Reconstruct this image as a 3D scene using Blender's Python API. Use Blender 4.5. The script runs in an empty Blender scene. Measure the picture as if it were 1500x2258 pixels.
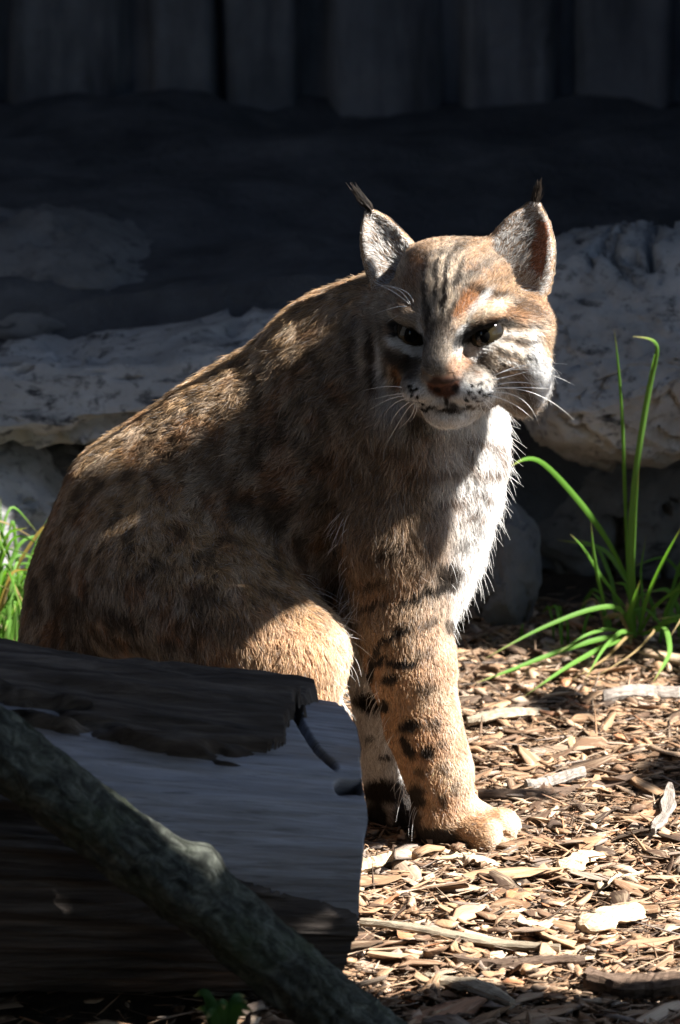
import bpy, bmesh, math, random
import numpy as np
from mathutils import Vector, Matrix

random.seed(7)
RNG = np.random.default_rng(11)
scene = bpy.context.scene
COL = scene.collection

# ------------------------------------------------------------------ camera
# The photograph is 1500 x 2258; plans below are laid out in metres, many of them
# read off with W(px, py, depth): the point on that line of sight at that depth.
PITCH = math.radians(14.0)
FPX = 9675.0                       # focal length in photograph pixels
DIST = 4.5
CAM = np.array([0.0, -DIST * math.cos(PITCH), 0.355 + DIST * math.sin(PITCH)])
_FWD = np.array([0.0, math.cos(PITCH), -math.sin(PITCH)])
_UP = np.array([0.0, math.sin(PITCH), math.cos(PITCH)])
_RT = np.array([1.0, 0.0, 0.0])
S = 1.0 / 2150.0                   # metres per photograph pixel at the animal


def W(px, py, y):
    d = _RT * ((px - 750.0) / FPX) + _UP * ((1129.0 - py) / FPX) + _FWD
    return CAM + d * ((y - CAM[1]) / d[1])


def G(px, py, z=0.0):
    d = _RT * ((px - 750.0) / FPX) + _UP * ((1129.0 - py) / FPX) + _FWD
    return CAM + d * ((z - CAM[2]) / d[2])


def to_px(P):
    P = np.asarray(P, float) - CAM
    dz = P @ _FWD
    return np.stack([750 + FPX * (P @ _RT) / dz, 1129 - FPX * (P @ _UP) / dz], -1)


cam_data = bpy.data.cameras.new("camera")
cam = bpy.data.objects.new("camera", cam_data)
COL.objects.link(cam)
scene.camera = cam
cam.location = CAM
cam.rotation_euler = (math.radians(90) - PITCH, 0, 0)
cam_data.sensor_fit = 'VERTICAL'
cam_data.sensor_height = 24.0
cam_data.lens = 24.0 * FPX / 2258.0
cam_data.clip_start = 0.1
cam_data.clip_end = 500.0
cam_data.dof.use_dof = True
cam_data.dof.focus_distance = 4.47
cam_data.dof.aperture_fstop = 5.6

# ------------------------------------------------------------------ light
SUN_DIR = Vector((0.685, -0.165, 0.714)).normalized()      # towards the sun
SUN_EL = math.asin(SUN_DIR.z)
SUN_AZ = math.atan2(SUN_DIR.x, SUN_DIR.y)              # clockwise from +Y
world = bpy.data.worlds.new("World")
scene.world = world
world.use_nodes = True
_nt = world.node_tree
_bg = _nt.nodes["Background"]
_sky = _nt.nodes.new("ShaderNodeTexSky")
_sky.sky_type = 'NISHITA'
_sky.sun_disc = False
_sky.sun_elevation = SUN_EL
_sky.sun_rotation = SUN_AZ
_sky.altitude = 300
_sky.air_density = 1.0
_sky.dust_density = 0.4
_nt.links.new(_sky.outputs[0], _bg.inputs[0])
_bg.inputs[1].default_value = 0.05
sun_data = bpy.data.lights.new("sun", 'SUN')
sun_data.energy = 5.0
sun_data.angle = math.radians(0.5)
sun_data.color = (1.0, 0.965, 0.91)
sun = bpy.data.objects.new("sun", sun_data)
COL.objects.link(sun)
sun.rotation_euler = SUN_DIR.to_track_quat('Z', 'Y').to_euler()

scene.view_settings.view_transform = 'Standard'
scene.view_settings.look = 'None'
scene.view_settings.exposure = 2.32
scene.view_settings.gamma = 1.0
scene.render.engine = 'CYCLES'
scene.cycles.use_denoising = True
scene.cycles.max_bounces = 8
scene.cycles.diffuse_bounces = 5
scene.cycles.glossy_bounces = 2
scene.cycles.transparent_max_bounces = 4
scene.cycles_curves.shape = 'RIBBONS'


# ------------------------------------------------------------------ helpers
def tag(o, label=None, category=None, group=None, kind=None):
    if label: o["label"] = label
    if category: o["category"] = category
    if group: o["group"] = group
    if kind: o["kind"] = kind
    return o


def empty(name, loc=(0, 0, 0)):
    o = bpy.data.objects.new(name, None)
    o.location = loc
    o.empty_display_size = 0.05
    COL.objects.link(o)
    return o


def mesh_obj(name, verts, faces, mat, parent=None, smooth=True, uv=None, attrs=None):
    me = bpy.data.meshes.new(name)
    verts = np.asarray(verts, dtype=np.float32)
    if isinstance(faces, np.ndarray):
        me.vertices.add(len(verts))
        me.vertices.foreach_set("co", verts.ravel())
        k = faces.shape[1]
        me.loops.add(faces.size)
        me.loops.foreach_set("vertex_index", faces.astype(np.int32).ravel())
        me.polygons.add(len(faces))
        me.polygons.foreach_set("loop_start", np.arange(0, faces.size, k, dtype=np.int32))
        me.update(calc_edges=True)
    else:
        me.from_pydata([tuple(v) for v in verts.tolist()], [], faces)
    me.validate()
    if smooth:
        me.polygons.foreach_set("use_smooth", np.ones(len(me.polygons), dtype=bool))
    if uv is not None:                      # per-vertex uv
        lay = me.uv_layers.new(name="UVMap")
        li = np.empty(len(me.loops), dtype=np.int32)
        me.loops.foreach_get("vertex_index", li)
        lay.data.foreach_set("uv", np.asarray(uv, np.float32)[li].ravel())
    if attrs:
        for nm, arr in attrs.items():
            arr = np.asarray(arr, np.float32)
            if arr.ndim == 2:
                a = me.attributes.new(nm, 'FLOAT_VECTOR', 'POINT')
                a.data.foreach_set("vector", arr.ravel())
            else:
                a = me.attributes.new(nm, 'FLOAT', 'POINT')
                a.data.foreach_set("value", arr)
    if mat is not None:
        me.materials.append(mat)
    o = bpy.data.objects.new(name, me)
    COL.objects.link(o)
    if parent is not None:
        o.parent = parent
        o.matrix_parent_inverse = Matrix.Translation(-Vector(parent.location))
    return o


def _hash3(ix, iy, iz, seed):
    h = (ix.astype(np.int64) * 374761393 + iy.astype(np.int64) * 668265263
         + iz.astype(np.int64) * 2147483647 + seed * 1274126177) & 0xFFFFFFFF
    h = ((h ^ (h >> 13)) * 1274126177) & 0xFFFFFFFF
    h = ((h ^ (h >> 16)) * 2246822519) & 0xFFFFFFFF
    return ((h ^ (h >> 15)) & 0xFFFFFF).astype(np.float32) / 16777215.0


def vnoise(P, seed=0):
    """smooth value noise in [-1, 1] at points P (N,3)"""
    P = np.asarray(P, np.float32)
    i = np.floor(P).astype(np.int64)
    f = P - i
    f = f * f * f * (f * (f * 6 - 15) + 10)
    out = 0
    for dx in (0, 1):
        wx = f[:, 0] if dx else 1 - f[:, 0]
        for dy in (0, 1):
            wy = f[:, 1] if dy else 1 - f[:, 1]
            for dz in (0, 1):
                wz = f[:, 2] if dz else 1 - f[:, 2]
                out = out + wx * wy * wz * _hash3(i[:, 0] + dx, i[:, 1] + dy, i[:, 2] + dz, seed)
    return out * 2 - 1


def fbm(P, oct=4, seed=0, gain=0.5, lac=2.03):
    P = np.asarray(P, np.float32)
    a, s, out = 1.0, 1.0, 0
    for k in range(oct):
        out = out + a * vnoise(P * s + 17.3 * k, seed + k)
        a *= gain
        s *= lac
    return out


def smooth01(x, a, b):
    t = np.clip((x - a) / (b - a + 1e-12), 0, 1)
    return t * t * (3 - 2 * t)


class Mat:
    """small node-material helper"""
    def __init__(self, name):
        self.m = bpy.data.materials.new(name)
        self.m.use_nodes = True
        self.nt = self.m.node_tree
        self.b = self.nt.nodes["Principled BSDF"]
        self.out = self.nt.nodes["Material Output"]

    def n(self, t, **kw):
        nd = self.nt.nodes.new(t)
        for k, v in kw.items():
            setattr(nd, k, v)
        return nd

    def l(self, a, b):
        self.nt.links.new(a, b)

    def noise(self, vec, scale, detail=4, rough=0.55, dist=0.0):
        nd = self.n("ShaderNodeTexNoise")
        nd.inputs["Scale"].default_value = scale
        nd.inputs["Detail"].default_value = detail
        nd.inputs["Roughness"].default_value = rough
        nd.inputs["Distortion"].default_value = dist
        if vec is not None:
            self.l(vec, nd.inputs["Vector"])
        return nd.outputs["Fac"]

    def ramp(self, fac, stops):
        nd = self.n("ShaderNodeValToRGB")
        cr = nd.color_ramp
        while len(cr.elements) < len(stops):
            cr.elements.new(0.5)
        for e, (p, c) in zip(cr.elements, stops):
            e.position = p
            e.color = (*c, 1.0) if len(c) == 3 else c
        self.l(fac, nd.inputs[0])
        return nd.outputs[0]

    def mix(self, fac, a, b, mode='MIX'):
        nd = self.n("ShaderNodeMix", data_type='RGBA', blend_type=mode)
        for sock, v in ((nd.inputs[0], fac), (nd.inputs[6], a), (nd.inputs[7], b)):
            if hasattr(v, "is_linked"):
                self.l(v, sock)
            elif isinstance(v, (int, float)):
                sock.default_value = v
            else:
                sock.default_value = (*v, 1.0)
        return nd.outputs[2]

    def math(self, op, a, b=0.0):
        nd = self.n("ShaderNodeMath", operation=op)
        for sock, v in ((nd.inputs[0], a), (nd.inputs[1], b)):
            if hasattr(v, "is_linked"):
                self.l(v, sock)
            else:
                sock.default_value = v
        return nd.outputs[0]

    def mapping(self, vec, scale=(1, 1, 1), rot=(0, 0, 0)):
        nd = self.n("ShaderNodeMapping")
        nd.inputs["Scale"].default_value = scale
        nd.inputs["Rotation"].default_value = rot
        self.l(vec, nd.inputs["Vector"])
        return nd.outputs[0]

    def coord(self, which="Object"):
        return self.n("ShaderNodeTexCoord").outputs[which]

    def bump(self, h, strength=0.5, dist=0.01):
        nd = self.n("ShaderNodeBump")
        nd.inputs["Strength"].default_value = strength
        nd.inputs["Distance"].default_value = dist
        self.l(h, nd.inputs["Height"])
        self.l(nd.outputs[0], self.b.inputs["Normal"])
        return nd

    def set(self, color=None, rough=None, spec=None):
        if color is not None:
            if hasattr(color, "is_linked"):
                self.l(color, self.b.inputs["Base Color"])
            else:
                self.b.inputs["Base Color"].default_value = (*color, 1)
        if rough is not None:
            if hasattr(rough, "is_linked"):
                self.l(rough, self.b.inputs["Roughness"])
            else:
                self.b.inputs["Roughness"].default_value = rough
        if spec is not None:
            self.b.inputs["Specular IOR Level"].default_value = spec
        return self


def tube(path, radii, sides=5):
    path = np.asarray(path, float)
    n = len(path)
    tang = np.gradient(path, axis=0)
    tang /= np.linalg.norm(tang, axis=1, keepdims=True) + 1e-12
    ref = np.array([.13, .27, .95])
    vs, fs = [], []
    for i in range(n):
        a = np.cross(tang[i], ref)
        a /= np.linalg.norm(a) + 1e-12
        b = np.cross(tang[i], a)
        for j in range(sides):
            th = 2 * math.pi * j / sides
            vs.append(path[i] + radii[i] * (a * math.cos(th) + b * math.sin(th)))
    for i in range(n - 1):
        for j in range(sides):
            k = (j + 1) % sides
            fs.append((i * sides + j, i * sides + k, (i + 1) * sides + k, (i + 1) * sides + j))
    fs.append(tuple(range(sides))[::-1])
    fs.append(tuple(range((n - 1) * sides, n * sides)))
    return vs, fs



# ------------------------------------------------------------------ ground
gm = Mat("ground_soil")
gc = gm.coord("Object")
g1 = gm.noise(gc, 60, 6, .65)
g2 = gm.noise(gc, 6, 4)
gcol = gm.ramp(g1, [(.30, (.018, .012, .008)), (.5, (.05, .034, .022)), (.72, (.12, .08, .05))])
gm.set(gm.mix(g2, gcol, (.06, .045, .032), 'MIX'), .95, .2)
gm.bump(gm.noise(gc, 180, 5, .7), .8, .01)
nx, ny = 90, 90
xs = np.concatenate([np.linspace(-20, -1.0, 12), np.linspace(-.95, 1.1, nx), np.linspace(1.2, 20, 12)])
ys = np.concatenate([np.linspace(-20, -1.2, 12), np.linspace(-1.15, 1.6, ny), np.linspace(1.7, 20, 12)])
gx, gy = np.meshgrid(xs, ys, indexing='ij')


def ground_h(x, y):
    P = np.stack([np.ravel(x), np.ravel(y), np.zeros(np.size(x))], 1)
    return (.006 * fbm(P * 4.0, 2, 71) + .003 * fbm(P * 22, 2, 72)).reshape(np.shape(x)) - .006


gz = ground_h(gx, gy)
gv = np.stack([gx.ravel(), gy.ravel(), gz.ravel()], 1)
ii = np.arange(len(xs) * len(ys)).reshape(len(xs), len(ys))
gf = np.stack([ii[:-1, :-1], ii[1:, :-1], ii[1:, 1:], ii[:-1, 1:]], -1).reshape(-1, 4)
ground = tag(mesh_obj("ground", gv, gf, gm.m), kind="structure")

# ------------------------------------------------------------------ enclosure wall of upright concrete panels
wmat = Mat("wall_concrete")
wc = wmat.coord("Object")
w1 = wmat.noise(wc, 5, 6, .6)
w2 = wmat.noise(wmat.mapping(wc, (9, 9, 1.2)), 1.5, 5, .6)
wcol = wmat.ramp(w1, [(.3, (.075, .080, .088)), (.55, (.15, .155, .165)), (.75, (.21, .21, .215))])
wcol = wmat.mix(wmat.ramp(w2, [(.45, (0, 0, 0)), (.7, (1, 1, 1))]), wcol, (.045, .048, .055))
wmat.set(wcol, .9, .2)
wmat.bump(wmat.noise(wc, 40, 6, .65), .5, .015)


def panel_mesh(x0, x1, z0, z1, depth, seed, along='x', face=0.0):
    nu, nv = 10, 26
    u = np.linspace(0, 1, nu)
    v = np.linspace(0, 1, nv)
    U, Vv = np.meshgrid(u, v, indexing='ij')
    edge = np.minimum(U, 1 - U)
    bulge = depth * (1 - np.clip(1 - edge / .12, 0, 1) ** 2)
    P = np.stack([U.ravel() * (x1 - x0) + x0, np.full(U.size, seed * 3.1), Vv.ravel() * (z1 - z0)], 1)
    nz = (.022 * fbm(P * 5, 4, seed)).reshape(U.shape)
    wob = .018 * fbm(np.stack([Vv.ravel() * 3, np.full(U.size, seed), np.zeros(U.size)], 1), 2, seed + 5).reshape(U.shape)
    X = U * (x1 - x0) + x0 + wob
    Z = Vv * (z1 - z0) + z0
    D = bulge + nz
    idx = np.arange(nu * nv).reshape(nu, nv)
    fs = np.stack([idx[:-1, :-1], idx[1:, :-1], idx[1:, 1:], idx[:-1, 1:]], -1).reshape(-1, 4)
    if along == 'x':
        vs = np.stack([X.ravel(), face - D.ravel(), Z.ravel()], 1)
    else:
        vs = np.stack([face - D.ravel(), X.ravel(), Z.ravel()], 1)
        fs = fs[:, ::-1]
    return vs, fs


WALL_Y = 2.55
wall = mesh_obj("enclosure_wall", [(-4, WALL_Y + .3, 0), (4, WALL_Y + .3, 0), (4, WALL_Y + .3, 3.4), (-4, WALL_Y + .3, 3.4),
                                   (-4, WALL_Y, 0), (4, WALL_Y, 0), (4, WALL_Y, 3.4), (-4, WALL_Y, 3.4)],
                [(0, 1, 2, 3)[::-1], (4, 5, 6, 7), (0, 1, 5, 4), (3, 2, 6, 7)[::-1], (0, 3, 7, 4)[::-1], (1, 2, 6, 5)], wmat.m, smooth=False)
tag(wall, "dark grey concrete wall of upright panels closing off the background", "wall")
jx = [W(p, 100, WALL_Y)[0] for p in (10, 305, 485, 690, 985, 1240, 1495)]
joints = [-4.0, -3.4, -2.9, -2.2, -1.75, -1.2, -.86] + jx + [.78, 1.02, 1.22]
for k in range(len(joints) - 1):
    g_ = .006 + .006 * random.random()
    vs, fs = panel_mesh(joints[k] + g_, joints[k + 1] - g_, .02, 3.3, .05 + .025 * random.random(), 100 + k, face=WALL_Y)
    mesh_obj("panel", vs, fs, wmat.m, wall)
# side wall added out of view at the right to keep the sun off the rocks
SX = 1.25
side = mesh_obj("added_side_wall", [(SX, .45, 0), (SX + .3, .45, 0), (SX + .3, WALL_Y, 0), (SX, WALL_Y, 0),
                              (SX, .45, 3.7), (SX + .3, .45, 3.7), (SX + .3, WALL_Y, 3.7), (SX, WALL_Y, 3.7)],
                [(3, 2, 1, 0), (4, 5, 6, 7), (0, 1, 5, 4), (1, 2, 6, 5), (2, 3, 7, 6), (3, 0, 4, 7)], wmat.m, smooth=False)
tag(side, "unseen grey concrete side wall added at the right to shade the rocks", "wall")
yy = [.47, 1.1, 1.5, 1.85, 2.2, 2.5]
for k in range(len(yy) - 1):
    vs, fs = panel_mesh(yy[k] + .015, yy[k + 1] - .015, 0.02, 3.65, .05, 140 + k, along='y', face=SX)
    mesh_obj("panel", vs, fs, wmat.m, side)

# ------------------------------------------------------------------ rocks
rm = Mat("rock_grey")
rc = rm.coord("Object")
r1 = rm.noise(rc, 7, 8, .62)
r2 = rm.noise(rm.mapping(rc, (1, 1, 2.4)), 14, 6, .7, .4)
r3 = rm.noise(rc, 55, 5, .7)
rcol = rm.ramp(r1, [(.28, (.15, .148, .145)), (.5, (.26, .257, .252)), (.72, (.37, .365, .357))])
rcol = rm.mix(rm.ramp(r2, [(.57, (0, 0, 0)), (.66, (1, 1, 1))]), rcol, (.035, .036, .040))
rcol = rm.mix(rm.ramp(r3, [(.55, (0, 0, 0)), (.66, (.75, .75, .75))]), rcol, (.06, .06, .062))
rm.set(rcol, .92, .2)
rm.bump(rm.noise(rc, 60, 8, .7), .45, .012)


rm_shaded = rm.m.copy()  # copy of the rock with shade put into its colour
rm_shaded.name = 'rock_shaded'
for nd_ in rm_shaded.node_tree.nodes:
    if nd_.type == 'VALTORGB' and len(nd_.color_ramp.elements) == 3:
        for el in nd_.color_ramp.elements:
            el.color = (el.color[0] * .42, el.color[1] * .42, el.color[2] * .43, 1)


def rock(name, lo, hi, seed, label, power=3.2, rough=.05, n=44, tilt=0.0, strata=.0, category="rock", mat=None, facets=34):
    lo, hi = np.array(lo, float), np.array(hi, float)
    c, h = (lo + hi) / 2, (hi - lo) / 2
    g = np.linspace(-1, 1, n)
    A, B = np.meshgrid(g, g, indexing='ij')
    vs, fs, base = [], [], 0
    for ax in range(3):
        for s in (-1, 1):
            p = np.zeros((n, n, 3))
            p[..., ax] = s
            p[..., (ax + 1) % 3] = A
            p[..., (ax + 2) % 3] = B
            vs.append(p.reshape(-1, 3))
            idx = np.arange(n * n).reshape(n, n) + base
            f = np.stack([idx[:-1, :-1], idx[1:, :-1], idx[1:, 1:], idx[:-1, 1:]], -1).reshape(-1, 4)
            fs.append(f if s > 0 else f[:, ::-1])
            base += n * n
    v = np.concatenate(vs)
    f = np.concatenate(fs)
    nrm_ = v / (np.abs(v) ** power).sum(1, keepdims=True) ** (1 / power)
    P = c + nrm_ * h
    d = v / np.linalg.norm(v, axis=1, keepdims=True)
    big = fbm(P * 3.0, 3, seed)
    med = fbm(P * np.array([9, 9, 13]), 4, seed + 3)
    ridge = 1 - np.abs(vnoise(P * np.array([7, 7, 9]) + 3 * vnoise(P * 4, seed + 8)[:, None], seed + 9))
    fine_ = fbm(P * 38, 3, seed + 6)
    disp = rough * (.8 * big + .26 * med - .8 * smooth01(ridge, .92, 1.0) + .16 * fine_ - .5 * smooth01(fbm(P * 20, 2, seed + 12), .55, .9))
    if strata:
        disp += strata * (np.abs(((P[:, 2] + .03 * big) * 11) % 1.0 - .5) - .25)
    P = P + d * disp[:, None]
    # fractured faces: shave the stone along random planes
    rp = np.random.default_rng(seed + 50)
    Pc = P - c
    for _ in range(facets):
        nv_ = rp.normal(size=3)
        nv_ /= np.linalg.norm(nv_)
        sup = (Pc @ nv_).max()
        dd = sup * rp.uniform(.80, .97)
        over = np.maximum(Pc @ nv_ - dd, 0)
        Pc = Pc - nv_[None] * (over * .88)[:, None]
    P = c + Pc + d * (rough * .07 * fbm(P * 45, 4, seed + 60))[:, None]
    P[:, 2] += tilt * (P[:, 0] - c[0])
    # weld the cube edges
    key = np.round(v * 1e4).astype(np.int64)
    _, first, inv = np.unique(key, axis=0, return_index=True, return_inverse=True)
    o = mesh_obj(name, P[first], inv.ravel()[f], mat or rm.m)
    return tag(o, label, category)


def X(px, y): return float(W(px, 900, y)[0])
def Z(py, y): return float(W(750, py, y)[2])


rock("boulder", (X(1165, .9), .79, Z(1050, .80)), (X(1800, .9), 1.45, Z(545, 1.10)), 3,
     "large pale grey boulder overhanging the tall grass, right of the bobcat's head", 3.4, .050, 56, tilt=-.03)
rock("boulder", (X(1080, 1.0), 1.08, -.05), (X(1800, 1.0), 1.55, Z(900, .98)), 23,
     "dark recessed rock in the shade under the overhanging boulder, behind the grass", 3.0, .060, 48, mat=rm_shaded)
rock("rock_ledge", (X(-700, .95), .86, Z(1010, .86)), (X(1000, .95), 1.30, Z(745, 1.05)), 5,
     "flat-topped grey rock ledge behind the bobcat's back", 5.0, .035, 60, strata=.012)
rock("rock_ledge", (X(-900, 1.4), 1.14, .10), (X(560, 1.4), 1.75, Z(520, 1.35)), 8,
     "dark upper rock shelf set back above the flat ledge at left", 3.0, .045, 50, tilt=-.06, mat=rm_shaded)
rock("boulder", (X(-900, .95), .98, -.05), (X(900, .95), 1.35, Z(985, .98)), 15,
     "dark rock base in shade beneath the flat ledge, behind the bobcat", 3.5, .05, 44, mat=rm_shaded)
rock("boulder", (X(-320, .9), .80, -.06), (X(120, .9), 1.15, Z(985, .9)), 31,
     "rounded grey rock at the left edge behind the grass tuft", 2.6, .04, 36)
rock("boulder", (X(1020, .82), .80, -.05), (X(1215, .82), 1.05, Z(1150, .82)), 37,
     "small rough dark rock low behind the bobcat's breast", 2.4, .035, 30, mat=rm_shaded)
# soil terrace between the rocks and the wall
tm = Mat("terrace_soil")
tc = tm.coord("Object")
tm.set(tm.ramp(tm.noise(tc, 9, 6, .6), [(.3, (.030, .032, .036)), (.6, (.065, .067, .072)), (.8, (.11, .11, .11))]), .95, .15)
tm.bump(tm.noise(tc, 30, 6, .7), .6, .03)
tx = np.linspace(-2.3, 1.22, 70)
ty = np.linspace(1.12, WALL_Y + .05, 40)
TX, TY = np.meshgrid(tx, ty, indexing='ij')
TP = np.stack([TX.ravel(), TY.ravel(), np.zeros(TX.size)], 1)
TZ = .355 + .03 * fbm(TP * 3, 3, 81).reshape(TX.shape) + .01 * fbm(TP * 14, 3, 84).reshape(TX.shape) + .03 * (TY - 1.1)
TZ[:, 0] = 0
idx = np.arange(TX.size).reshape(TX.shape)
tf = np.stack([idx[:-1, :-1], idx[1:, :-1], idx[1:, 1:], idx[:-1, 1:]], -1).reshape(-1, 4)
tag(mesh_obj("terrace", np.stack([TX.ravel(), TY.ravel(), TZ.ravel()], 1), tf, tm.m), kind="structure")

# added out of view to block skylight: left wall and a shelter over the camera
lw = mesh_obj("added_left_wall", [(-2.6, -3.0, 0), (-2.3, -3.0, 0), (-2.3, WALL_Y, 0), (-2.6, WALL_Y, 0),
                            (-2.6, -3.0, 3.3), (-2.3, -3.0, 3.3), (-2.3, WALL_Y, 3.3), (-2.6, WALL_Y, 3.3)],
              [(3, 2, 1, 0), (4, 5, 6, 7), (0, 1, 5, 4), (1, 2, 6, 5), (2, 3, 7, 6), (3, 0, 4, 7)], wmat.m, smooth=False)
tag(lw, "plain grey concrete wall added at the left to block skylight", "wall")
shm = Mat("added_shelter_timber")
shc = shm.coord("Object")
shm.set(shm.ramp(shm.noise(shm.mapping(shc, (2, 14, 14)), 2, 5, .6), [(.3, (.03, .022, .016)), (.7, (.09, .065, .045))]), .8, .2)


def box(x0, x1, y0_, y1_, z0, z1):
    v = [(x0, y0_, z0), (x1, y0_, z0), (x1, y1_, z0), (x0, y1_, z0), (x0, y0_, z1), (x1, y0_, z1), (x1, y1_, z1), (x0, y1_, z1)]
    return v, [(3, 2, 1, 0), (4, 5, 6, 7), (0, 1, 5, 4), (1, 2, 6, 5), (2, 3, 7, 6), (3, 0, 4, 7)]


shelter = empty("added_shelter", (0, -5, 0))
tag(shelter, "dark timber shelter with a flat roof, added around the camera to block skylight", "shelter")
mesh_obj("roof", *box(-4.2, 4.2, -7.2, -1.6, 2.85, 3.0), shm.m, shelter, smooth=False)
mesh_obj("back_wall", *box(-4.2, 4.2, -7.4, -7.2, 0, 3.0), shm.m, shelter, smooth=False)
for px_ in (-4.1, 4.0):
    for py_ in (-7.1, -1.95):
        mesh_obj("post", *box(px_, px_ + .12, py_, py_ + .12, 0, 2.85), shm.m, shelter, smooth=False)

# ------------------------------------------------------------------ the bobcat
# Body: one implicit surface (blended round cones and ellipsoids) turned into one mesh.
PRIMS = []          # dict(kind, ..., k, len (fur), lift, flow)


def cone(a, b, ra, rb, k=0.03, sy=1.0, fl=0.016, flow=None, lift=0.45, tag_="body"):
    PRIMS.append(dict(t='cone', a=np.asarray(a, float), b=np.asarray(b, float), ra=ra, rb=rb, k=k, sy=sy,
                      fl=fl, flow=flow, lift=lift, tag=tag_))


def ell(c, R, rad, k=0.02, fl=0.008, flow=None, lift=0.4, tag_="head", sub=False):
    PRIMS.append(dict(t='ell', c=np.asarray(c, float), R=np.asarray(R, float), rad=np.asarray(rad, float), k=k,
                      fl=fl, flow=flow, lift=lift, tag=tag_, sub=sub))


def prim_d(p, P):
    if p['t'] == 'cone':
        a, b = p['a'].copy(), p['b'].copy()
        Q = P
        if p['sy'] != 1.0:
            ym = 0.5 * (a[1] + b[1])
            Q = P.copy()
            Q[:, 1] = (Q[:, 1] - ym) / p['sy'] + ym
            a[1] = (a[1] - ym) / p['sy'] + ym
            b[1] = (b[1] - ym) / p['sy'] + ym
        ab = b - a
        t = np.clip(((Q - a) @ ab) / (ab @ ab + 1e-9), 0, 1)
        d = np.linalg.norm(Q - a - t[:, None] * ab, axis=1)
        return d - (p['ra'] + (p['rb'] - p['ra']) * t)
    q = (P - p['c']) @ p['R']            # columns of R are the local axes
    k0 = np.linalg.norm(q / p['rad'], axis=1)
    k1 = np.linalg.norm(q / (p['rad'] ** 2), axis=1)
    return k0 * (k0 - 1.0) / (k1 + 1e-9)


def prim_box(p, m):
    if p['t'] == 'cone':
        r = max(p['ra'], p['rb']) + m
        return np.minimum(p['a'], p['b']) - r, np.maximum(p['a'], p['b']) + r
    r = p['rad'].max() + m
    return p['c'] - r, p['c'] + r


def sdf(P):
    P = np.asarray(P, np.float32)
    D = np.full(len(P), 1.0, np.float32)
    for p in PRIMS:
        lo, hi = prim_box(p, 0.05)
        m = np.all((P > lo) & (P < hi), axis=1)
        if not m.any():
            continue
        d = prim_d(p, P[m]).astype(np.float32)
        c = D[m]
        k = p['k']
        if p.get('sub'):
            h = np.maximum(k - np.abs(c + d), 0) / k      # smooth max(c, -d)
            D[m] = np.maximum(c, -d) + h * h * k * 0.25
        else:
            h = np.maximum(k - np.abs(c - d), 0) / k
            D[m] = np.minimum(c, d) - h * h * k * 0.25
    return D


YB = 0.02          # depth of the animal's middle plane at the chest


def C(px1, py1, y1, r1, px2, py2, y2, r2, **kw):
    cone(W(px1, py1, y1 + YB), W(px2, py2, y2 + YB), r1 * S, r2 * S, **kw)


# torso, rump to withers (flow: towards the tail and a little down)
FL_BACK = np.array([-0.80, 0.02, -0.52])
FL_RUMP = np.array([-0.35, 0.0, -0.93])
C(345, 1150, .055, 192, 535, 1040, .040, 205, k=.05, sy=.86, fl=.0088, flow=FL_BACK, lift=.55)
C(535, 1040, .040, 205, 705, 965, .025, 222, k=.05, sy=.84, fl=.0088, flow=FL_BACK, lift=.55)
C(705, 965, .025, 222, 815, 885, .010, 226, k=.05, sy=.80, fl=.0088, flow=FL_BACK, lift=.55)
C(345, 1150, .055, 192, 262, 1310, .060, 176, k=.05, sy=.95, fl=.009, flow=FL_RUMP)
C(262, 1310, .060, 176, 245, 1470, .060, 178, k=.05, fl=.009, flow=FL_RUMP)
C(245, 1470, .060, 178, 300, 1650, .055, 190, k=.05, fl=.009, flow=FL_RUMP)
C(500, 1260, .050, 200, 450, 1560, .045, 190, k=.05, fl=.009, flow=np.array([-.5, 0, -.85]))
C(690, 1050, .030, 180, 690, 1290, .025, 135, k=.05, sy=.9, fl=.009, flow=np.array([-.5, 0, -.85]))
# neck
FL_NECK = np.array([-0.55, 0.0, -0.83])
C(805, 845, .012, 196, 985, 745, -.050, 112, k=.04, sy=.95, fl=.014, flow=FL_NECK, tag_="neck")
C(770, 835, .020, 160, 872, 752, -.008, 140, k=.04, sy=.95, fl=.012, flow=FL_NECK, tag_="neck")
# chest, front of the breast
FL_CHEST = np.array([0.22, -.05, -0.97])
C(938, 900, -.005, 146, 938, 1000, .0, 142, k=.05, fl=.016, flow=FL_CHEST, lift=.5, tag_="chest")
C(938, 1000, .0, 142, 918, 1120, .004, 134, k=.05, fl=.017, flow=FL_CHEST, lift=.5, tag_="chest")
C(918, 1120, .004, 134, 898, 1240, .006, 114, k=.05, fl=.017, flow=FL_CHEST, lift=.5, tag_="chest")
C(898, 1240, .006, 114, 898, 1350, .006, 88, k=.05, fl=.016, flow=FL_CHEST, lift=.5, tag_="chest")
# near shoulder, upper arm, foreleg
FL_LEG = np.array([0.10, 0.0, -0.99])
C(872, 960, -.050, 110, 870, 1180, -.062, 92, k=.035, fl=.011, flow=np.array([-.25, 0, -.97]), tag_="arm")
C(870, 1180, -.062, 92, 872, 1350, -.052, 80, k=.035, fl=.010, flow=np.array([-.15, 0, -.98]), tag_="arm")
C(880, 1350, -.050, 86, 908, 1470, -.048, 82, k=.03, fl=.0055, flow=FL_LEG, tag_="legR")
C(908, 1470, -.048, 80, 934, 1600, -.046, 68, k=.03, fl=.006, flow=FL_LEG, tag_="legR")
C(934, 1600, -.046, 68, 966, 1700, -.045, 60, k=.03, fl=.0055, flow=FL_LEG, tag_="legR")
C(966, 1700, -.045, 60, 984, 1790, -.044, 57, k=.03, fl=.0055, flow=FL_LEG, tag_="legR")
FL_PAW = np.array([0.9, -0.1, -0.3])
C(978, 1800, -.044, 57, 972, 1838, -.044, 42, k=.02, fl=.006, flow=FL_LEG, tag_="pawR")
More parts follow.
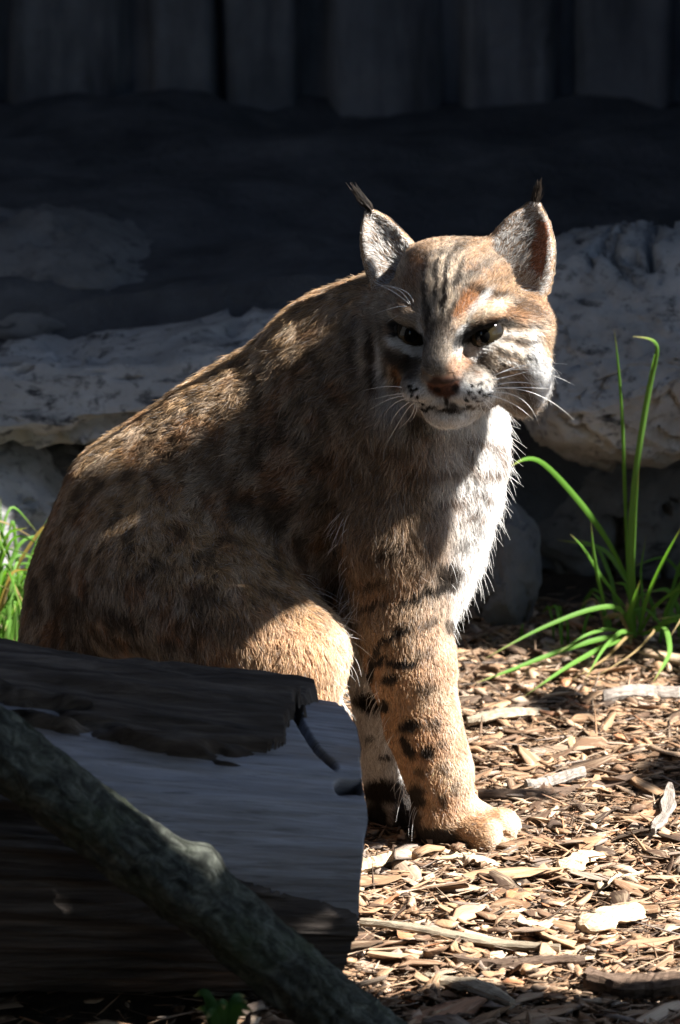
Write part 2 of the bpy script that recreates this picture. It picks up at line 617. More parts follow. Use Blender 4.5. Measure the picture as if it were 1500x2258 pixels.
C(985, 1812, -.044, 52, 1055, 1824, -.046, 52, k=.02, fl=.0035, flow=FL_PAW, lift=.3, tag_="pawR")
for (tx, ty, td, tr) in ((1066, 1842, -.072, 42), (1090, 1833, -.052, 51), (1104, 1828, -.028, 47), (1086, 1826, -.004, 38)):
    C(1035, 1826, td * .7 - .014, tr * .85, tx, ty, td, tr, k=.004, fl=.003, flow=FL_PAW, lift=.3, tag_="pawR")
for (ax_, ay_, az_) in ((1092, 1836, -.067), (1112, 1826, -.043), (1106, 1820, -.018)):
    PRIMS.append(dict(t='cone', a=W(ax_ - 45, ay_ - 38, az_ + YB), b=W(ax_ + 45, ay_ + 22, az_ + YB - .004), ra=3 * S, rb=6 * S, k=.006, sy=1.0,
                      fl=0, flow=None, lift=0, tag='cut', sub=True))
# far foreleg, set a little back
C(852, 1330, .040, 80, 842, 1480, .036, 74, k=.02, fl=.008, flow=FL_LEG, tag_="legL")
C(842, 1480, .036, 74, 846, 1640, .026, 58, k=.007, fl=.006, flow=FL_LEG, tag_="legL")
C(846, 1640, .026, 58, 860, 1785, .020, 46, k=.007, fl=.006, flow=FL_LEG, tag_="legL")
C(860, 1785, .020, 46, 862, 1812, .018, 38, k=.01, fl=.005, flow=FL_LEG, tag_="pawL")
C(866, 1800, .018, 44, 930, 1812, .014, 40, k=.01, fl=.0035, flow=FL_PAW, lift=.3, tag_="pawL")
for (tx, ty, td, tr) in ((940, 1824, -.006, 34), (962, 1818, .010, 38), (968, 1812, .028, 38), (948, 1810, .044, 32)):
    C(910, 1814, td * .7 + .004, tr * .85, tx, ty, td, tr, k=.004, fl=.003, flow=FL_PAW, lift=.3, tag_="pawL")
# near thigh, shank, hind foot
C(350, 1290, -.030, 180, 500, 1370, -.060, 158, k=.05, fl=.009, flow=np.array([.15, 0, -.98]), tag_="thigh")
C(500, 1370, -.060, 158, 636, 1452, -.098, 104, k=.04, fl=.010, flow=np.array([.25, 0, -.96]), tag_="thigh")
C(636, 1452, -.098, 104, 622, 1560, -.098, 98, k=.04, fl=.010, flow=FL_LEG, tag_="thigh")
C(622, 1560, -.098, 98, 520, 1790, -.090, 50, k=.03, fl=.010, flow=FL_LEG, tag_="thigh")
C(520, 1880, -.090, 38, 700, 1900, -.100, 40, k=.02, fl=.006, flow=FL_PAW, tag_="pawH")
# far thigh
C(360, 1330, .130, 150, 640, 1470, .140, 90, k=.05, fl=.016, flow=FL_LEG, tag_="thigh")
C(640, 1470, .140, 90, 540, 1740, .130, 52, k=.03, fl=.010, flow=FL_LEG, tag_="thigh")
C(540, 1790, .130, 36, 690, 1800, .120, 38, k=.02, fl=.006, flow=FL_PAW, tag_="pawH")
# stub tail
C(150, 1560, .070, 60, 60, 1600, .085, 34, k=.03, fl=.018, flow=np.array([-.9, 0, -.2]), tag_="tail")

# head: local axes u (towards image right), v (up), w (out of the face)
H_YAW, H_PITCH, H_ROLL = math.radians(-16), math.radians(2), math.radians(2.5)


def _rx(a): c, s = math.cos(a), math.sin(a); return np.array([[1, 0, 0], [0, c, -s], [0, s, c]])
def _ry(a): c, s = math.cos(a), math.sin(a); return np.array([[c, 0, s], [0, 1, 0], [-s, 0, c]])
def _rz(a): c, s = math.cos(a), math.sin(a); return np.array([[c, -s, 0], [s, c, 0], [0, 0, 1]])


# columns: u -> +x, v -> +z, w -> -y, then yaw about z, pitch about x, roll about y
_base = np.array([[1, 0, 0], [0, 0, -1], [0, 1, 0]], float)
HR = _rz(H_YAW) @ _rx(-H_PITCH) @ _base @ _rz(H_ROLL)
HC = W(1014, 738, -.080 + YB)


def HL(u, v, w):
    return HC + HR @ (np.array([u, v, w], float) * S)


def to_head(P):
    return ((np.asarray(P) - HC) @ HR) / S


def FP(px, py, w):
    """head-plane (u, v) of a point of the face seen at px, py, at height w out of the face"""
    y = HC[1] - w * S
    for _ in range(4):
        q = to_head(W(px, py, y))
        y += (q[2] - w) * S
    return q[0], q[1]


def E(u, v, w, ru, rv, rw, rot=None, **kw):
    R = HR if rot is None else HR @ rot
    ell(HL(u, v, w), R, np.array([ru, rv, rw]) * S, **kw)


def HCn(a, b, ra, rb, **kw):
    kw.setdefault('tag_', 'head')
    cone(HL(*a), HL(*b), ra * S, rb * S, **kw)


def cut(a, b, ra, rb, k=.005):
    PRIMS.append(dict(t='cone', a=HL(*a), b=HL(*b), ra=ra * S, rb=rb * S, k=k, sy=1.0, fl=0, flow=None, lift=0,
                      tag='cut', sub=True))


E(0, 68, -30, 132, 132, 138, k=.03, fl=.006)                         # skull
E(0, 88, 58, 92, 82, 58, k=.02, fl=.005)                             # forehead
for s in (-1, 1):
    E(s * 66, 128, -40, 78, 66, 90, k=.02, fl=.005)                   # crown
    E(s * 112, 25, -18, 84, 84, 76, k=.02, fl=.008)                  # temple
    E(s * 104, -30, 2, 80, 98, 74, k=.02, fl=.010, tag_="ruff")      # cheek
    E(s * 122, -80, -18, 62, 82, 52, k=.015, fl=.020, tag_="ruff")   # ruff
    E(s * 95, -26, 66, 46, 42, 42, k=.018, fl=.005, tag_="head")     # cheekbone
    E(s * 76, 55, 112, 54, 19, 27, rot=_rz(s * .34), k=.016, fl=.003)   # brow
    E(s * 46, -92, 138, 48, 37, 46, k=.018, fl=.0035, tag_="pad")    # whisker pad
HCn((0, 85, 84), (0, -38, 172), 44, 37, k=.016, fl=.003)              # bridge of the nose
E(0, -56, 186, 34, 25, 18, k=.006, fl=.0, tag_="nose")
E(0, -104, 158, 34, 26, 26, k=.012, fl=.003, tag_="pad")
E(0, -142, 124, 44, 34, 44, k=.008, fl=.005, tag_="chin")            # chin
E(0, -98, 58, 86, 76, 72, k=.025, fl=.009, tag_="jaw")
for s in (-1, 1):                                                     # mouth line, nostrils
    cut((0, -106, 196), (s * 36, -126, 180), 9, 9)
    cut((s * 36, -126, 180), (s * 84, -130, 130), 9, 8)
    cut((s * 17, -62, 210), (s * 30, -54, 196), 7, 4, k=.003)
cut((0, -78, 210), (0, -112, 194), 4, 4)
# eye sockets: almond cuts, tilted down towards the nose
EYES = []
EYE_TILT = .36
for s in (-1, 1):
    E(s * 79, 13, 122, 42, 13.5, 30, rot=_rz(s * EYE_TILT), k=.004, tag_='cut', sub=True)
    EYES.append((s, HL(s * 79, 16, 72)))


# ears: a flattened cone hollowed out on the side it opens to
def ear(base, tip, open_dir, rb, depth):
    base, tip, od = (np.array(q, float) for q in (base, tip, open_dir))
    ax = tip - base
    Ln = np.linalg.norm(ax)
    ax /= Ln
    od = od - ax * (od @ ax)
    od /= np.linalg.norm(od)
    sd = np.cross(ax, od)
    R = HR @ np.stack([sd, ax, od], 1)
    f = lambda t: (1 - t ** 2.8) ** .75
    EARS.append(dict(base=base, tip=tip, ax=ax, od=od, sd=sd, L=Ln, rb=rb, depth=depth, f=f))
    n = 9
    for j in range(n):
        t = (j + .5) / n
        c = base + ax * Ln * t * .96
        ell(HC + HR @ (c * S), R, np.array([rb * f(t) + 3, Ln / n * 1.1, depth * f(t) + 4]) * S, k=.010,
            fl=.0024, tag_="ear", flow=HR @ ax)
    for j in range(n):
        t = (j + .5) / n * .93
        c = base + ax * Ln * (t * .94 + .03) + od * (depth * .98 * f(t) + 4)
        ell(HC + HR @ (c * S), R, np.array([rb * f(t) * .90, Ln / n * 1.15, depth * f(t) * .98 + 1]) * S,
            k=.004, tag_="cut", sub=True)


EARS = []
ear((-140, 108, -44), (-212, 258, -62), (.42, .05, 1), 54, 30)
ear((108, 100, -44), (160, 276, -62), (.10, .05, 1), 74, 34)


def surface_nets(lo, hi, h):
    B = 4
    n = np.ceil((hi - lo) / (h * B)).astype(int) * B
    nb = n // B
    cx = [lo[i] + (np.arange(nb[i]) + .5) * h * B - h * .5 for i in range(3)]
    gx, gy, gz = np.meshgrid(*cx, indexing='ij')
    cd = sdf(np.stack([gx.ravel(), gy.ravel(), gz.ravel()], 1)).reshape(nb)
    D = np.repeat(np.repeat(np.repeat(np.clip(cd, -.05, .05), B, 0), B, 1), B, 2).astype(np.float32)
    act = np.argwhere(np.abs(cd) < h * B * 1.6)
    off = np.stack(np.meshgrid(*[np.arange(B)] * 3, indexing='ij'), -1).reshape(-1, 3)
    idx = (act[:, None, :] * B + off[None]).reshape(-1, 3)
    vals = np.empty(len(idx), np.float32)
    for s0 in range(0, len(idx), 400000):
        sl = slice(s0, s0 + 400000)
        vals[sl] = sdf(lo + idx[sl] * h)
    D[idx[:, 0], idx[:, 1], idx[:, 2]] = vals
    neg = D < 0
    sh = (n[0] - 1, n[1] - 1, n[2] - 1)
    cnt = np.zeros(sh, np.int8)
    for dx in (0, 1):
        for dy in (0, 1):
            for dz in (0, 1):
                cnt += neg[dx:dx + sh[0], dy:dy + sh[1], dz:dz + sh[2]]
    cells = np.argwhere((cnt > 0) & (cnt < 8))
    vid = np.full(sh, -1, np.int32)
    vid[cells[:, 0], cells[:, 1], cells[:, 2]] = np.arange(len(cells))
    corners = np.array([(a, b, c) for a in (0, 1) for b in (0, 1) for c in (0, 1)])
    cv = np.stack([D[cells[:, 0] + c[0], cells[:, 1] + c[1], cells[:, 2] + c[2]] for c in corners], 1)
    acc = np.zeros((len(cells), 3), np.float32)
    wsum = np.zeros(len(cells), np.float32)
    for i in range(8):
        for j in range(i + 1, 8):
            if np.abs(corners[i] - corners[j]).sum() != 1:
                continue
            a, b = cv[:, i], cv[:, j]
            m = (a < 0) != (b < 0)
            t = np.where(m, a / (a - b + 1e-12), 0)
            pt = corners[i] + t[:, None] * (corners[j] - corners[i])
            acc += pt * m[:, None]
            wsum += m
    V = lo + (cells + acc / wsum[:, None]) * h
    quads = []
    for ax in range(3):
        a1, a2 = (ax + 1) % 3, (ax + 2) % 3
        s0 = [slice(1, -1)] * 3
        s0[ax] = slice(0, -1)
        s1 = list(s0)
        s1[ax] = slice(1, None)
        A, Bn = neg[tuple(s0)], neg[tuple(s1)]
        e = np.argwhere(A != Bn)
        flip = A[e[:, 0], e[:, 1], e[:, 2]]
        e = e + np.array([0 if i == ax else 1 for i in range(3)])
        q = []
        for o1, o2 in ((-1, -1), (0, -1), (0, 0), (-1, 0)):
            c = e.copy()
            c[:, a1] += o1
            c[:, a2] += o2
            q.append(vid[c[:, 0], c[:, 1], c[:, 2]])
        q = np.stack(q, 1)
        q[~flip] = q[~flip][:, ::-1]
        quads.append(q)
    Q = np.concatenate(quads)
    Q = Q[(Q >= 0).all(1)]
    return V.astype(np.float32), Q


def grad(P, e=.0015):
    g = np.stack([sdf(P + np.eye(3, dtype=np.float32)[i] * e) - sdf(P - np.eye(3, dtype=np.float32)[i] * e) for i in range(3)], 1)
    return g / (np.linalg.norm(g, axis=1, keepdims=True) + 1e-9)

GROUPS = {}


def weigh(P):
    """blend weights of the nearest shapes: fur flow, length, lift and body region at points P"""
    P = np.asarray(P, np.float32)
    n = len(P)
    ws = np.full(n, 1e-9, np.float32)
    flow = np.zeros((n, 3), np.float32)
    fl = np.zeros(n, np.float32)
    lift = np.zeros(n, np.float32)
    reg = {}
    for p in PRIMS:
        if p['tag'] == 'cut':
            continue
        lo, hi = prim_box(p, .06)
        m = np.all((P > lo) & (P < hi), axis=1)
        if not m.any():
            continue
        d = prim_d(p, P[m])
        w = np.exp(-np.clip(np.abs(d), 0, .2) / (.005 if p['tag'] in ('nose', 'ear', 'pad', 'chin') else .012)).astype(np.float32)
        ws[m] += w
        fl[m] += w * p['fl']
        lift[m] += w * p['lift']
        if p['flow'] is not None:
            flow[m] += w[:, None] * p['flow']
        reg.setdefault(p['tag'], np.zeros(n, np.float32))[m] += w
    for k in reg:
        reg[k] /= ws
    get = lambda *ks: sum((reg.get(k, 0) for k in ks), np.zeros(n, np.float32))
    return flow / ws[:, None], fl / ws, lift / ws, get


def ell_mask(u, v, cu, cv, ru, rv, rot=0.0, soft=.5):
    c, s = math.cos(rot), math.sin(rot)
    a = ((u - cu) * c + (v - cv) * s) / ru
    b = (-(u - cu) * s + (v - cv) * c) / rv
    return 1 - smooth01(np.sqrt(a * a + b * b), 1 - soft, 1 + soft)


WHITE = np.array([.87, .855, .83])
CREAM = np.array([.66, .55, .43])
TAN = np.array([.46, .30, .175])
BROWN = np.array([.29, .19, .115])
GREY = np.array([.34, .285, .23])
RUST = np.array([.42, .20, .085])
DARK = np.array([.035, .026, .02])
BLACK = np.array([.012, .010, .009])


def blend(c, m, col):
    return c + (np.asarray(col)[None] - c) * np.clip(m, 0, 1)[:, None]


# dark marks on the legs and breast: (px, py, depth, rx, ry, rot, strength) read on the near surface
LEG_MARKS = [
    (868, 1396, -.03, 46, 8, -.56, .85), (835, 1425, -.03, 8, 26, .5, .7), (818, 1478, -.03, 8, 30, .15, .95), (840, 1452, -.03, 20, 8, -.9, .9),
    (888, 1460, -.03, 34, 10, .05, .95), (861, 1493, -.03, 18, 13, -.2, 1.), (936, 1516, -.03, 22, 13, -.2, .45), (847, 1552, -.03, 12, 11, 0, .9),
    (930, 1440, -.03, 26, 9, -.5, .35), (902, 1597, -.03, 24, 13, -.3, 1.), (953, 1593, -.03, 15, 14, 0, .5), (899, 1645, -.03, 11, 27, -.45, 1.),
    (940, 1655, -.03, 19, 14, .1, 1.), (970, 1635, -.03, 13, 11, .2, .35), (978, 1690, -.03, 12, 12, 0, .3), (925, 1700, -.03, 16, 8, .4, .5),
    (985, 1250, -.03, 24, 24, 0, .9), (960, 1292, -.03, 44, 11, -.3, .8), (905, 1318, -.03, 36, 10, -.4, .7), (945, 1368, -.03, 22, 10, -.5, .5),
    (990, 1372, -.03, 14, 18, .0, .6), (850, 1215, -.05, 34, 10, -.3, .5), (835, 1275, -.05, 40, 9, -.4, .6), (820, 1330, -.05, 30, 8, -.5, .6),
    (920, 1200, -.05, 28, 10, -.4, .5), (1000, 1100, .0, 40, 10, -.2, .6), (1042, 1122, .0, 26, 9, -.3, .8), (1066, 1078, .0, 22, 8, .3, .7),
    (1022, 1180, .0, 22, 9, -.3, .6), (950, 1040, .0, 60, 12, -.1, .6), (900, 1085, -.03, 50, 10, -.2, .5), (1060, 962, .0, 46, 9, .1, .8),
    (1075, 1030, .0, 40, 9, -.1, .85), (1098, 990, .0, 9, 28, -.2, .7), (1030, 1000, .0, 12, 30, -.2, .7), (880, 990, -.03, 60, 12, .1, .5),
    (918, 1750, -.03, 18, 26, -.3, .75), (975, 1762, -.03, 9, 14, -.2, .6), (1000, 1735, -.03, 8, 16, -.1, .3),
    (950, 1842, -.04, 54, 20, 0, .75), (995, 1862, -.05, 40, 12, 0, .6), (905, 1810, -.03, 22, 44, .1, .7),
    (812, 1545, .0, 34, 20, .55, 1.), (850, 1668, .0, 13, 8, 0, .7), (816, 1626, .0, 11, 8, 0, .6),
    (850, 1742, .0, 56, 26, .0, 1.), (832, 1815, .0, 20, 54, .0, 1.), (892, 1800, .0, 22, 50, 0, .9),
]


def coat(P, N):
    flow, fl, lift, get = weigh(P)
    n = len(P)
    px = to_px(P)
    # mottled brown back and flank
    m1 = fbm(P * 34, 3, 3)
    m2 = fbm(P * np.array([75, 75, 45]), 3, 9)
    col = np.repeat(BROWN[None], n, 0)
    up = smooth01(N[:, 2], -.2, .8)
    col = blend(col, up, np.array([.44, .285, .15]))  # lighter golden top: sunlight on the back put into the coat colour
    col = blend(col, .8 * (1 - up), GREY * .56)  # flank darkened in the coat colour to deepen its shade
    col = blend(col, smooth01(m1, .05, .7) * .55, RUST * .8)
    col = blend(col, smooth01(m2, .08, .55) * .62, DARK * 1.6)
    col = blend(col, smooth01(-m2, .15, .6) * .45, CREAM * .9)
    # thigh and legs: warm tan
    th = get('thigh')
    col = blend(col, th * smooth01(px[:, 1], 1280, 1440) * smooth01(px[:, 0], 380, 620) * .85, TAN * 1.35)
    col = blend(col, th * smooth01(px[:, 0], 690, 770) * .8, CREAM * 1.1)
    leg = get('legR', 'pawR')
    legL = get('legL', 'pawL')
    arm = get('arm')
    col = blend(col, arm * .55, TAN * .8)
    col = blend(col, leg, TAN * 1.05)
    col = blend(col, leg * smooth01(N[:, 0], -.1, .7) * .75, CREAM)
    col = blend(col, leg * smooth01(m1, .0, .5) * .35, RUST)
    col = blend(col, legL, WHITE * .85)
    col = blend(col, get('pawL') * .8, TAN * .6)
    col = blend(col, get('pawH'), TAN)
    # breast and belly
    ch = get('chest', 'neck')
    wf = ch * smooth01(N[:, 0] - .25 * N[:, 1] - .1 * N[:, 2] + .12 * m1, .56, .76)
    col = blend(col, get('chest') * .8, BROWN * 1.1)
    col = blend(col, wf * 1.0, WHITE)
    col = blend(col, get('body', 'thigh') * smooth01(-N[:, 2], .55, .9), WHITE * .8)
    low = leg * smooth01(px[:, 1], 1330, 1420) * smooth01(N[:, 1], .2, .7)
    col = blend(col, low, WHITE)
    # marks
    front = smooth01(-N[:, 1], -.35, .1)
    ln = np.clip(get('legR', 'pawR', 'legL', 'pawL', 'arm', 'chest', 'thigh'), 0, 1)
    isL = smooth01(legL - leg, -.1, .25)
    jit = 5 * fbm(P * 160, 2, 21)
    sl = np.where(ln * front > .03)[0]
    sub, pxs, jt = col[sl], px[sl], jit[sl]
    lnf = np.clip((ln * front)[sl] * 1.4, 0, 1)
    for (mx, my, md, rx, ry, rot, st) in LEG_MARKS:
        onL = isL[sl] if md == .0 and my > 1400 else (1 - isL[sl])
        m = ell_mask(pxs[:, 0] + jt, pxs[:, 1] + jt * .7, mx, my, rx * 1.08, ry * 1.08, rot, .3)
        sub = blend(sub, m * min(1, st * 1.3) * lnf * onL, DARK * .8 if my > 1150 else np.array([.15, .085, .045]))
    col[sl] = sub
    # head -----------------------------------------------------------
    q = to_head(P)
    u, v, w = q[:, 0], q[:, 1], q[:, 2]
    hd = np.clip(get('head', 'ruff', 'pad', 'nose', 'chin', 'jaw', 'ear') * 1.3, 0, 1) * smooth01(w, -110, -60)
    hs = np.where(hd > .01)[0]
    full = (q, hd)
    Pa, Na, na = P, N, n
    P, N, n, q, hd = P[hs], N[hs], len(hs), q[hs], hd[hs]
    u, v, w = q[:, 0], q[:, 1], q[:, 2]
    c = np.repeat(GREY[None] * 1.02, n, 0)
    uj = u + 3.5 * fbm(P * 150, 2, 31)
    vj = v + 3.5 * fbm(P * 150, 2, 37)
    mot = fbm(P * 120, 3, 41)
    c = blend(c, smooth01(mot, .0, .6) * .45, RUST * .9)
    c = blend(c, smooth01(-mot, .1, .6) * .35, CREAM)

    def M(px_, py_, w_, ru, rv, rot, colr, st=1.0, soft=.45):
        nonlocal c
        cu, cv = FP(px_, py_, w_)
        colr = np.asarray(colr)
        if colr.mean() < .09:
            st, colr = min(1.0, st * 1.1), colr * .75
        c = blend(c, ell_mask(uj, vj, cu, cv, ru, rv, rot, soft) * st, colr)

    # crown and forehead
    M(985, 545, 10, 120, 40, 0, TAN * .95, .7)
    M(1130, 650, 60, 75, 60, -.3, TAN * 1.05, .85)
    M(1120, 690, 70, 80, 30, -.2, RUST, .35)
    M(930, 600, 50, 30, 34, .2, RUST * .8, .6)
    M(975, 640, 100, 46, 84, 0, CREAM * .95, .9)
    for (xs, ys_, hh, sg, rt) in ((940, 645, 40, .7, .1), (962, 610, 50, .8, .06), (958, 690, 24, .7, -.05), (986, 640, 62, .9, .02), (984, 565, 26, .6, .1),
                                  (1012, 610, 34, .7, -.08), (1022, 660, 28, .5, -.2), (930, 590, 22, .6, .3), (1000, 560, 22, .5, -.3)):
        M(xs, ys_, 100, 6.5, hh, rt, DARK * 1.3, sg, .5)
    M(1030, 672, 110, 18, 42, -.5, RUST, .9)
    M(1000, 690, 115, 7, 30, -.3, DARK, .7)
    M(950, 690, 115, 8, 26, .2, DARK, .6)
    M(1085, 655, 90, 50, 7, -.5, DARK, .6)
    M(1130, 668, 75, 44, 6, -.45, DARK * 1.5, .5)
    M(1165, 690, 60, 36, 6, -.4, DARK * 2, .45)
    M(1060, 648, 100, 34, 9, -.6, DARK, .5)
    M(900, 655, 90, 30, 50, .4, BROWN, .6)
    M(958, 560, 20, 70, 8, .2, DARK, .5)
    M(930, 575, 20, 30, 8, -.3, RUST * .7, .6)
    M(1045, 600, 40, 50, 8, .5, DARK, .45)
    M(1100, 620, 30, 40, 7, .3, DARK, .3)
    # bridge of the nose and inner eye corners
    M(975, 735, 150, 40, 34, 0, DARK * 2.2, .75)
    M(980, 790, 165, 40, 46, 0, GREY * 1.15, .85)
    M(1008, 812, 165, 14, 34, -.2, RUST, .5)
    M(945, 800, 160, 16, 46, .1, DARK * 2.5, .5)
    M(1024, 830, 165, 12, 22, -.3, DARK * 2, .4)
    # brows and lids
    M(895, 702, 112, 46, 9, -.25, CREAM * .8, .7)
    M(1062, 692, 112, 54, 15, .35, CREAM * 1.2, .85)
    M(1055, 668, 108, 30, 9, .9, WHITE * .8, .7)
    M(935, 742, 125, 9, 36, .1, WHITE * .8, .85)
    M(1024, 738, 125, 9, 34, -.25, WHITE * .85, .85)
    # dark line round the eyes, white below
    eu, ev = FP(903, 742, 112)
    fu, fv = FP(1064, 737, 112)
    M(903, 740, 112, 54, 25, -EYE_TILT, BLACK, .95, .2)
    M(1064, 735, 112, 56, 25, EYE_TILT, BLACK, .95, .2)
    M(884, 790, 95, 46, 16, -.5, DARK * 1.6, .75)
    M(918, 800, 110, 22, 34, .1, DARK * 1.6, .7)
    M(1062, 786, 105, 22, 26, .5, DARK * 1.4, .75)
    M(1112, 780, 85, 46, 22, .5, GREY * 1.3, .8)
    M(1105, 720, 95, 22, 9, .4, DARK * 1.5, .5)
    M(895, 764, 112, 46, 9.5, -.42, WHITE, 1., .25)
    M(930, 774, 118, 12, 15, .2, WHITE, 1., .35)
    M(1072, 763, 112, 48, 10, .48, WHITE, 1., .25)
    M(1036, 776, 118, 12, 15, -.2, WHITE, 1., .35)
    # cheeks
    M(870, 850, 90, 22, 44, .15, CREAM, .8)
    M(878, 832, 95, 13, 30, .15, RUST * 1.1, .95)
    M(847, 820, 60, 11, 64, .05, WHITE * .9, .95)
    M(831, 775, 40, 8, 84, .05, DARK, .85)
    M(816, 800, 20, 10, 95, .05, CREAM, .85)
    M(802, 790, 0, 8, 95, .05, DARK * 1.5, .8)
    M(838, 700, 40, 40, 20, .4, GREY * .8, .5)
    M(1150, 765, 70, 60, 46, .3, CREAM * 1.15, .75)
    M(1140, 752, 72, 60, 6, -.5, BROWN, .6)
    M(1130, 786, 72, 50, 6, -.6, BROWN, .6)
    M(1180, 735, 50, 40, 6, -.5, TAN * .8, .6)
    M(1135, 845, 55, 26, 60, .05, TAN * .75, .85)
    M(1180, 805, 40, 14, 80, .12, WHITE, 1.)
    M(1192, 860, 30, 20, 70, .2, WHITE, .9)
    M(1208, 745, 25, 10, 60, .0, TAN, .8)
    M(1150, 870, 40, 12, 44, .2, DARK * 1.6, .6)
    for (ax_, ay_, bx_, by_, wd_, st_) in ((1100, 742, 1180, 752, 5, .7), (1098, 762, 1176, 792, 5, .75), (1096, 784, 1160, 826, 5, .7), (1110, 722, 1196, 716, 4.5, .55),
                                           (1112, 828, 1150, 880, 6, .7), (1080, 800, 1110, 832, 6, .6), (850, 740, 838, 700, 5, .6), (862, 790, 846, 850, 5, .7),
                                           (880, 800, 872, 870, 5, .7), (900, 822, 892, 850, 6, .6)):
        M((ax_ + bx_) / 2, (ay_ + by_) / 2, 70, math.hypot(bx_ - ax_, by_ - ay_) / 2, wd_, -math.atan2(by_ - ay_, bx_ - ax_), DARK * 1.6, st_, .45)
    for (ax_, ay_, bx_, by_, wd_, st_) in ((1098, 752, 1178, 770, 5, .8), (1096, 773, 1168, 808, 5, .8), (1100, 733, 1188, 735, 5, .6), (856, 830, 850, 880, 6, .8)):
        M((ax_ + bx_) / 2, (ay_ + by_) / 2, 70, math.hypot(bx_ - ax_, by_ - ay_) / 2, wd_, -math.atan2(by_ - ay_, bx_ - ax_), WHITE * .9, st_, .45)
    # muzzle, chin, ruff
    M(935, 872, 150, 46, 32, 0, WHITE, .95)
    M(1045, 868, 150, 58, 36, 0, WHITE, .95)
    M(1000, 930, 130, 80, 40, 0, WHITE * .95, 1.)
    M(1072, 838, 140, 46, 10, -.25, GREY * 1.1, .5)
    M(905, 846, 140, 18, 12, 0, GREY, .7)
    for (dx, dy) in ((914, 848), (928, 852), (916, 866), (930, 868), (915, 882), (934, 886), (918, 856), (926, 880),
                     (1046, 846), (1060, 842), (1042, 860), (1060, 857), (1076, 852), (1050, 872), (1068, 868), (1084, 862),
                     (1034, 874), (1056, 884)):
        M(dx, dy, 155, 5.5, 4, .1, BLACK, .95, .35)
    M(992, 902, 160, 26, 6, 0, DARK * 1.5, .9)
    M(940, 897, 160, 30, 4.5, .25, DARK, .9)
    M(1046, 900, 155, 36, 5, -.2, DARK, .9)
    M(984, 884, 185, 4, 13, 0, DARK, .9)
    M(1000, 892, 165, 8, 10, 0, DARK, .8)
    M(872, 905, 40, 46, 56, .3, WHITE, 1.)
    M(920, 935, 70, 16, 26, .3, DARK * 1.5, .75)
    M(855, 860, 45, 12, 50, .2, WHITE * .8, .6)
    M(1115, 905, 45, 60, 40, 0, CREAM, .4)
    # nose leather
    M(976, 852, 195, 33, 24, 0, np.array([.17, .07, .04]), 1., .2)
    M(962, 858, 195, 8, 7, .4, BLACK, .8, .4)
    M(1000, 858, 195, 8, 7, -.4, BLACK, .8, .4)
    M(976, 840, 195, 34, 6, 0, DARK, .7, .4)
    # ears
    er = get('ear')[hs]
    er = np.clip(er * 1.6, 0, 1)
    inner = np.zeros(n)
    for k, e in enumerate(EARS):
        d3 = np.stack([u, v, w], 1) - e['base']
        t = (d3 @ e['ax']) / e['L']
        o = d3 @ e['od']
        sdv = d3 @ e['sd']
        near = er * (np.abs(sdv) < e['rb'] + 12) * (t > -.25) * (t < 1.3)
        face = N @ (HR @ e['od'])
        inn = near * smooth01(face, .0, .45) * (t > -.05)
        c = blend(c, near * (1 - smooth01(face, -.3, .2)), GREY * .7)
        c = blend(c, near * smooth01(t, .8, 1.0) * (1 - smooth01(face, 0, .4)), DARK * 2)
        c = blend(c, inn * .95, TAN * .8)
        c = blend(c, inn * (1 - smooth01(t, -.05, .28)) * .7, DARK * 3)
        if k == 1:
            c = blend(c, inn * smooth01(sdv / e['rb'], .10, .35) * (1 - smooth01(sdv / e['rb'], .62, .8)) * smooth01(t, .05, .25) * (1 - smooth01(t, .75, .9)), np.array([.36, .15, .085]))
        inner = np.maximum(inner, inn)
    col[hs] = col[hs] + (c - col[hs]) * hd[:, None]
    inn_all = np.zeros(na)
    inn_all[hs] = inner
    inner = inn_all
    q = full[0]
    u, v, w = q[:, 0], q[:, 1], q[:, 2]
    # fur length on the face
    fl = fl * 1.0
    eyeclear = np.maximum(ell_mask(u, v, -79, 13, 46, 16, -EYE_TILT, .1), ell_mask(u, v, 79, 13, 46, 16, EYE_TILT, .1)) * (w > 60)
    nose = np.clip(get('nose') * 2.2 - .6, 0, 1) * (ell_mask(u, v, 0, -57, 36, 26, 0, .15))
    bald = np.maximum(eyeclear, nose)
    return col, flow, fl, lift, get, q, bald, inner


cat = empty("bobcat", (float(W(600, 1860, .03)[0]), .03, 0.0))
tag(cat, "seated spotted bobcat with black ear tufts and a white breast, behind the cut log", "bobcat")

V, Q = surface_nets(np.array([-.40, -.26, -.03]), np.array([.30, .27, .86]), .0025)
NV = grad(V)
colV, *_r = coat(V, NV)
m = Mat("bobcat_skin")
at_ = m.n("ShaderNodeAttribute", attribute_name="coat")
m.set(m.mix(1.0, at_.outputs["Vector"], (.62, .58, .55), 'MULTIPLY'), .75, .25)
m.bump(m.noise(m.coord(), 900, 3), .35, .002)
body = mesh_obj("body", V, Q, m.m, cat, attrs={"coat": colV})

# ---- fur
def make_fur(name, roots, pts, rad, cols, mat, parent):
    n, k = pts.shape[:2]
    cu = bpy.data.hair_curves.new(name)
    cu.add_curves([k] * n)
    cu.attributes["position"].data.foreach_set("vector", pts.astype(np.float32).ravel()) if "position" in cu.attributes else \
        cu.position_data.foreach_set("vector", pts.astype(np.float32).ravel())
    ra = cu.attributes.get("radius") or cu.attributes.new("radius", 'FLOAT', 'POINT')
    ra.data.foreach_set("value", rad.astype(np.float32).ravel())
    ca = cu.attributes.new("fur_color", 'FLOAT_VECTOR', 'CURVE')
    ca.data.foreach_set("vector", cols.astype(np.float32).ravel())
    cu.materials.append(mat)
    o = bpy.data.objects.new(name, cu)
    COL.objects.link(o)
    o.parent = parent
    o.matrix_parent_inverse = Matrix.Translation(-Vector(parent.location))
    return o


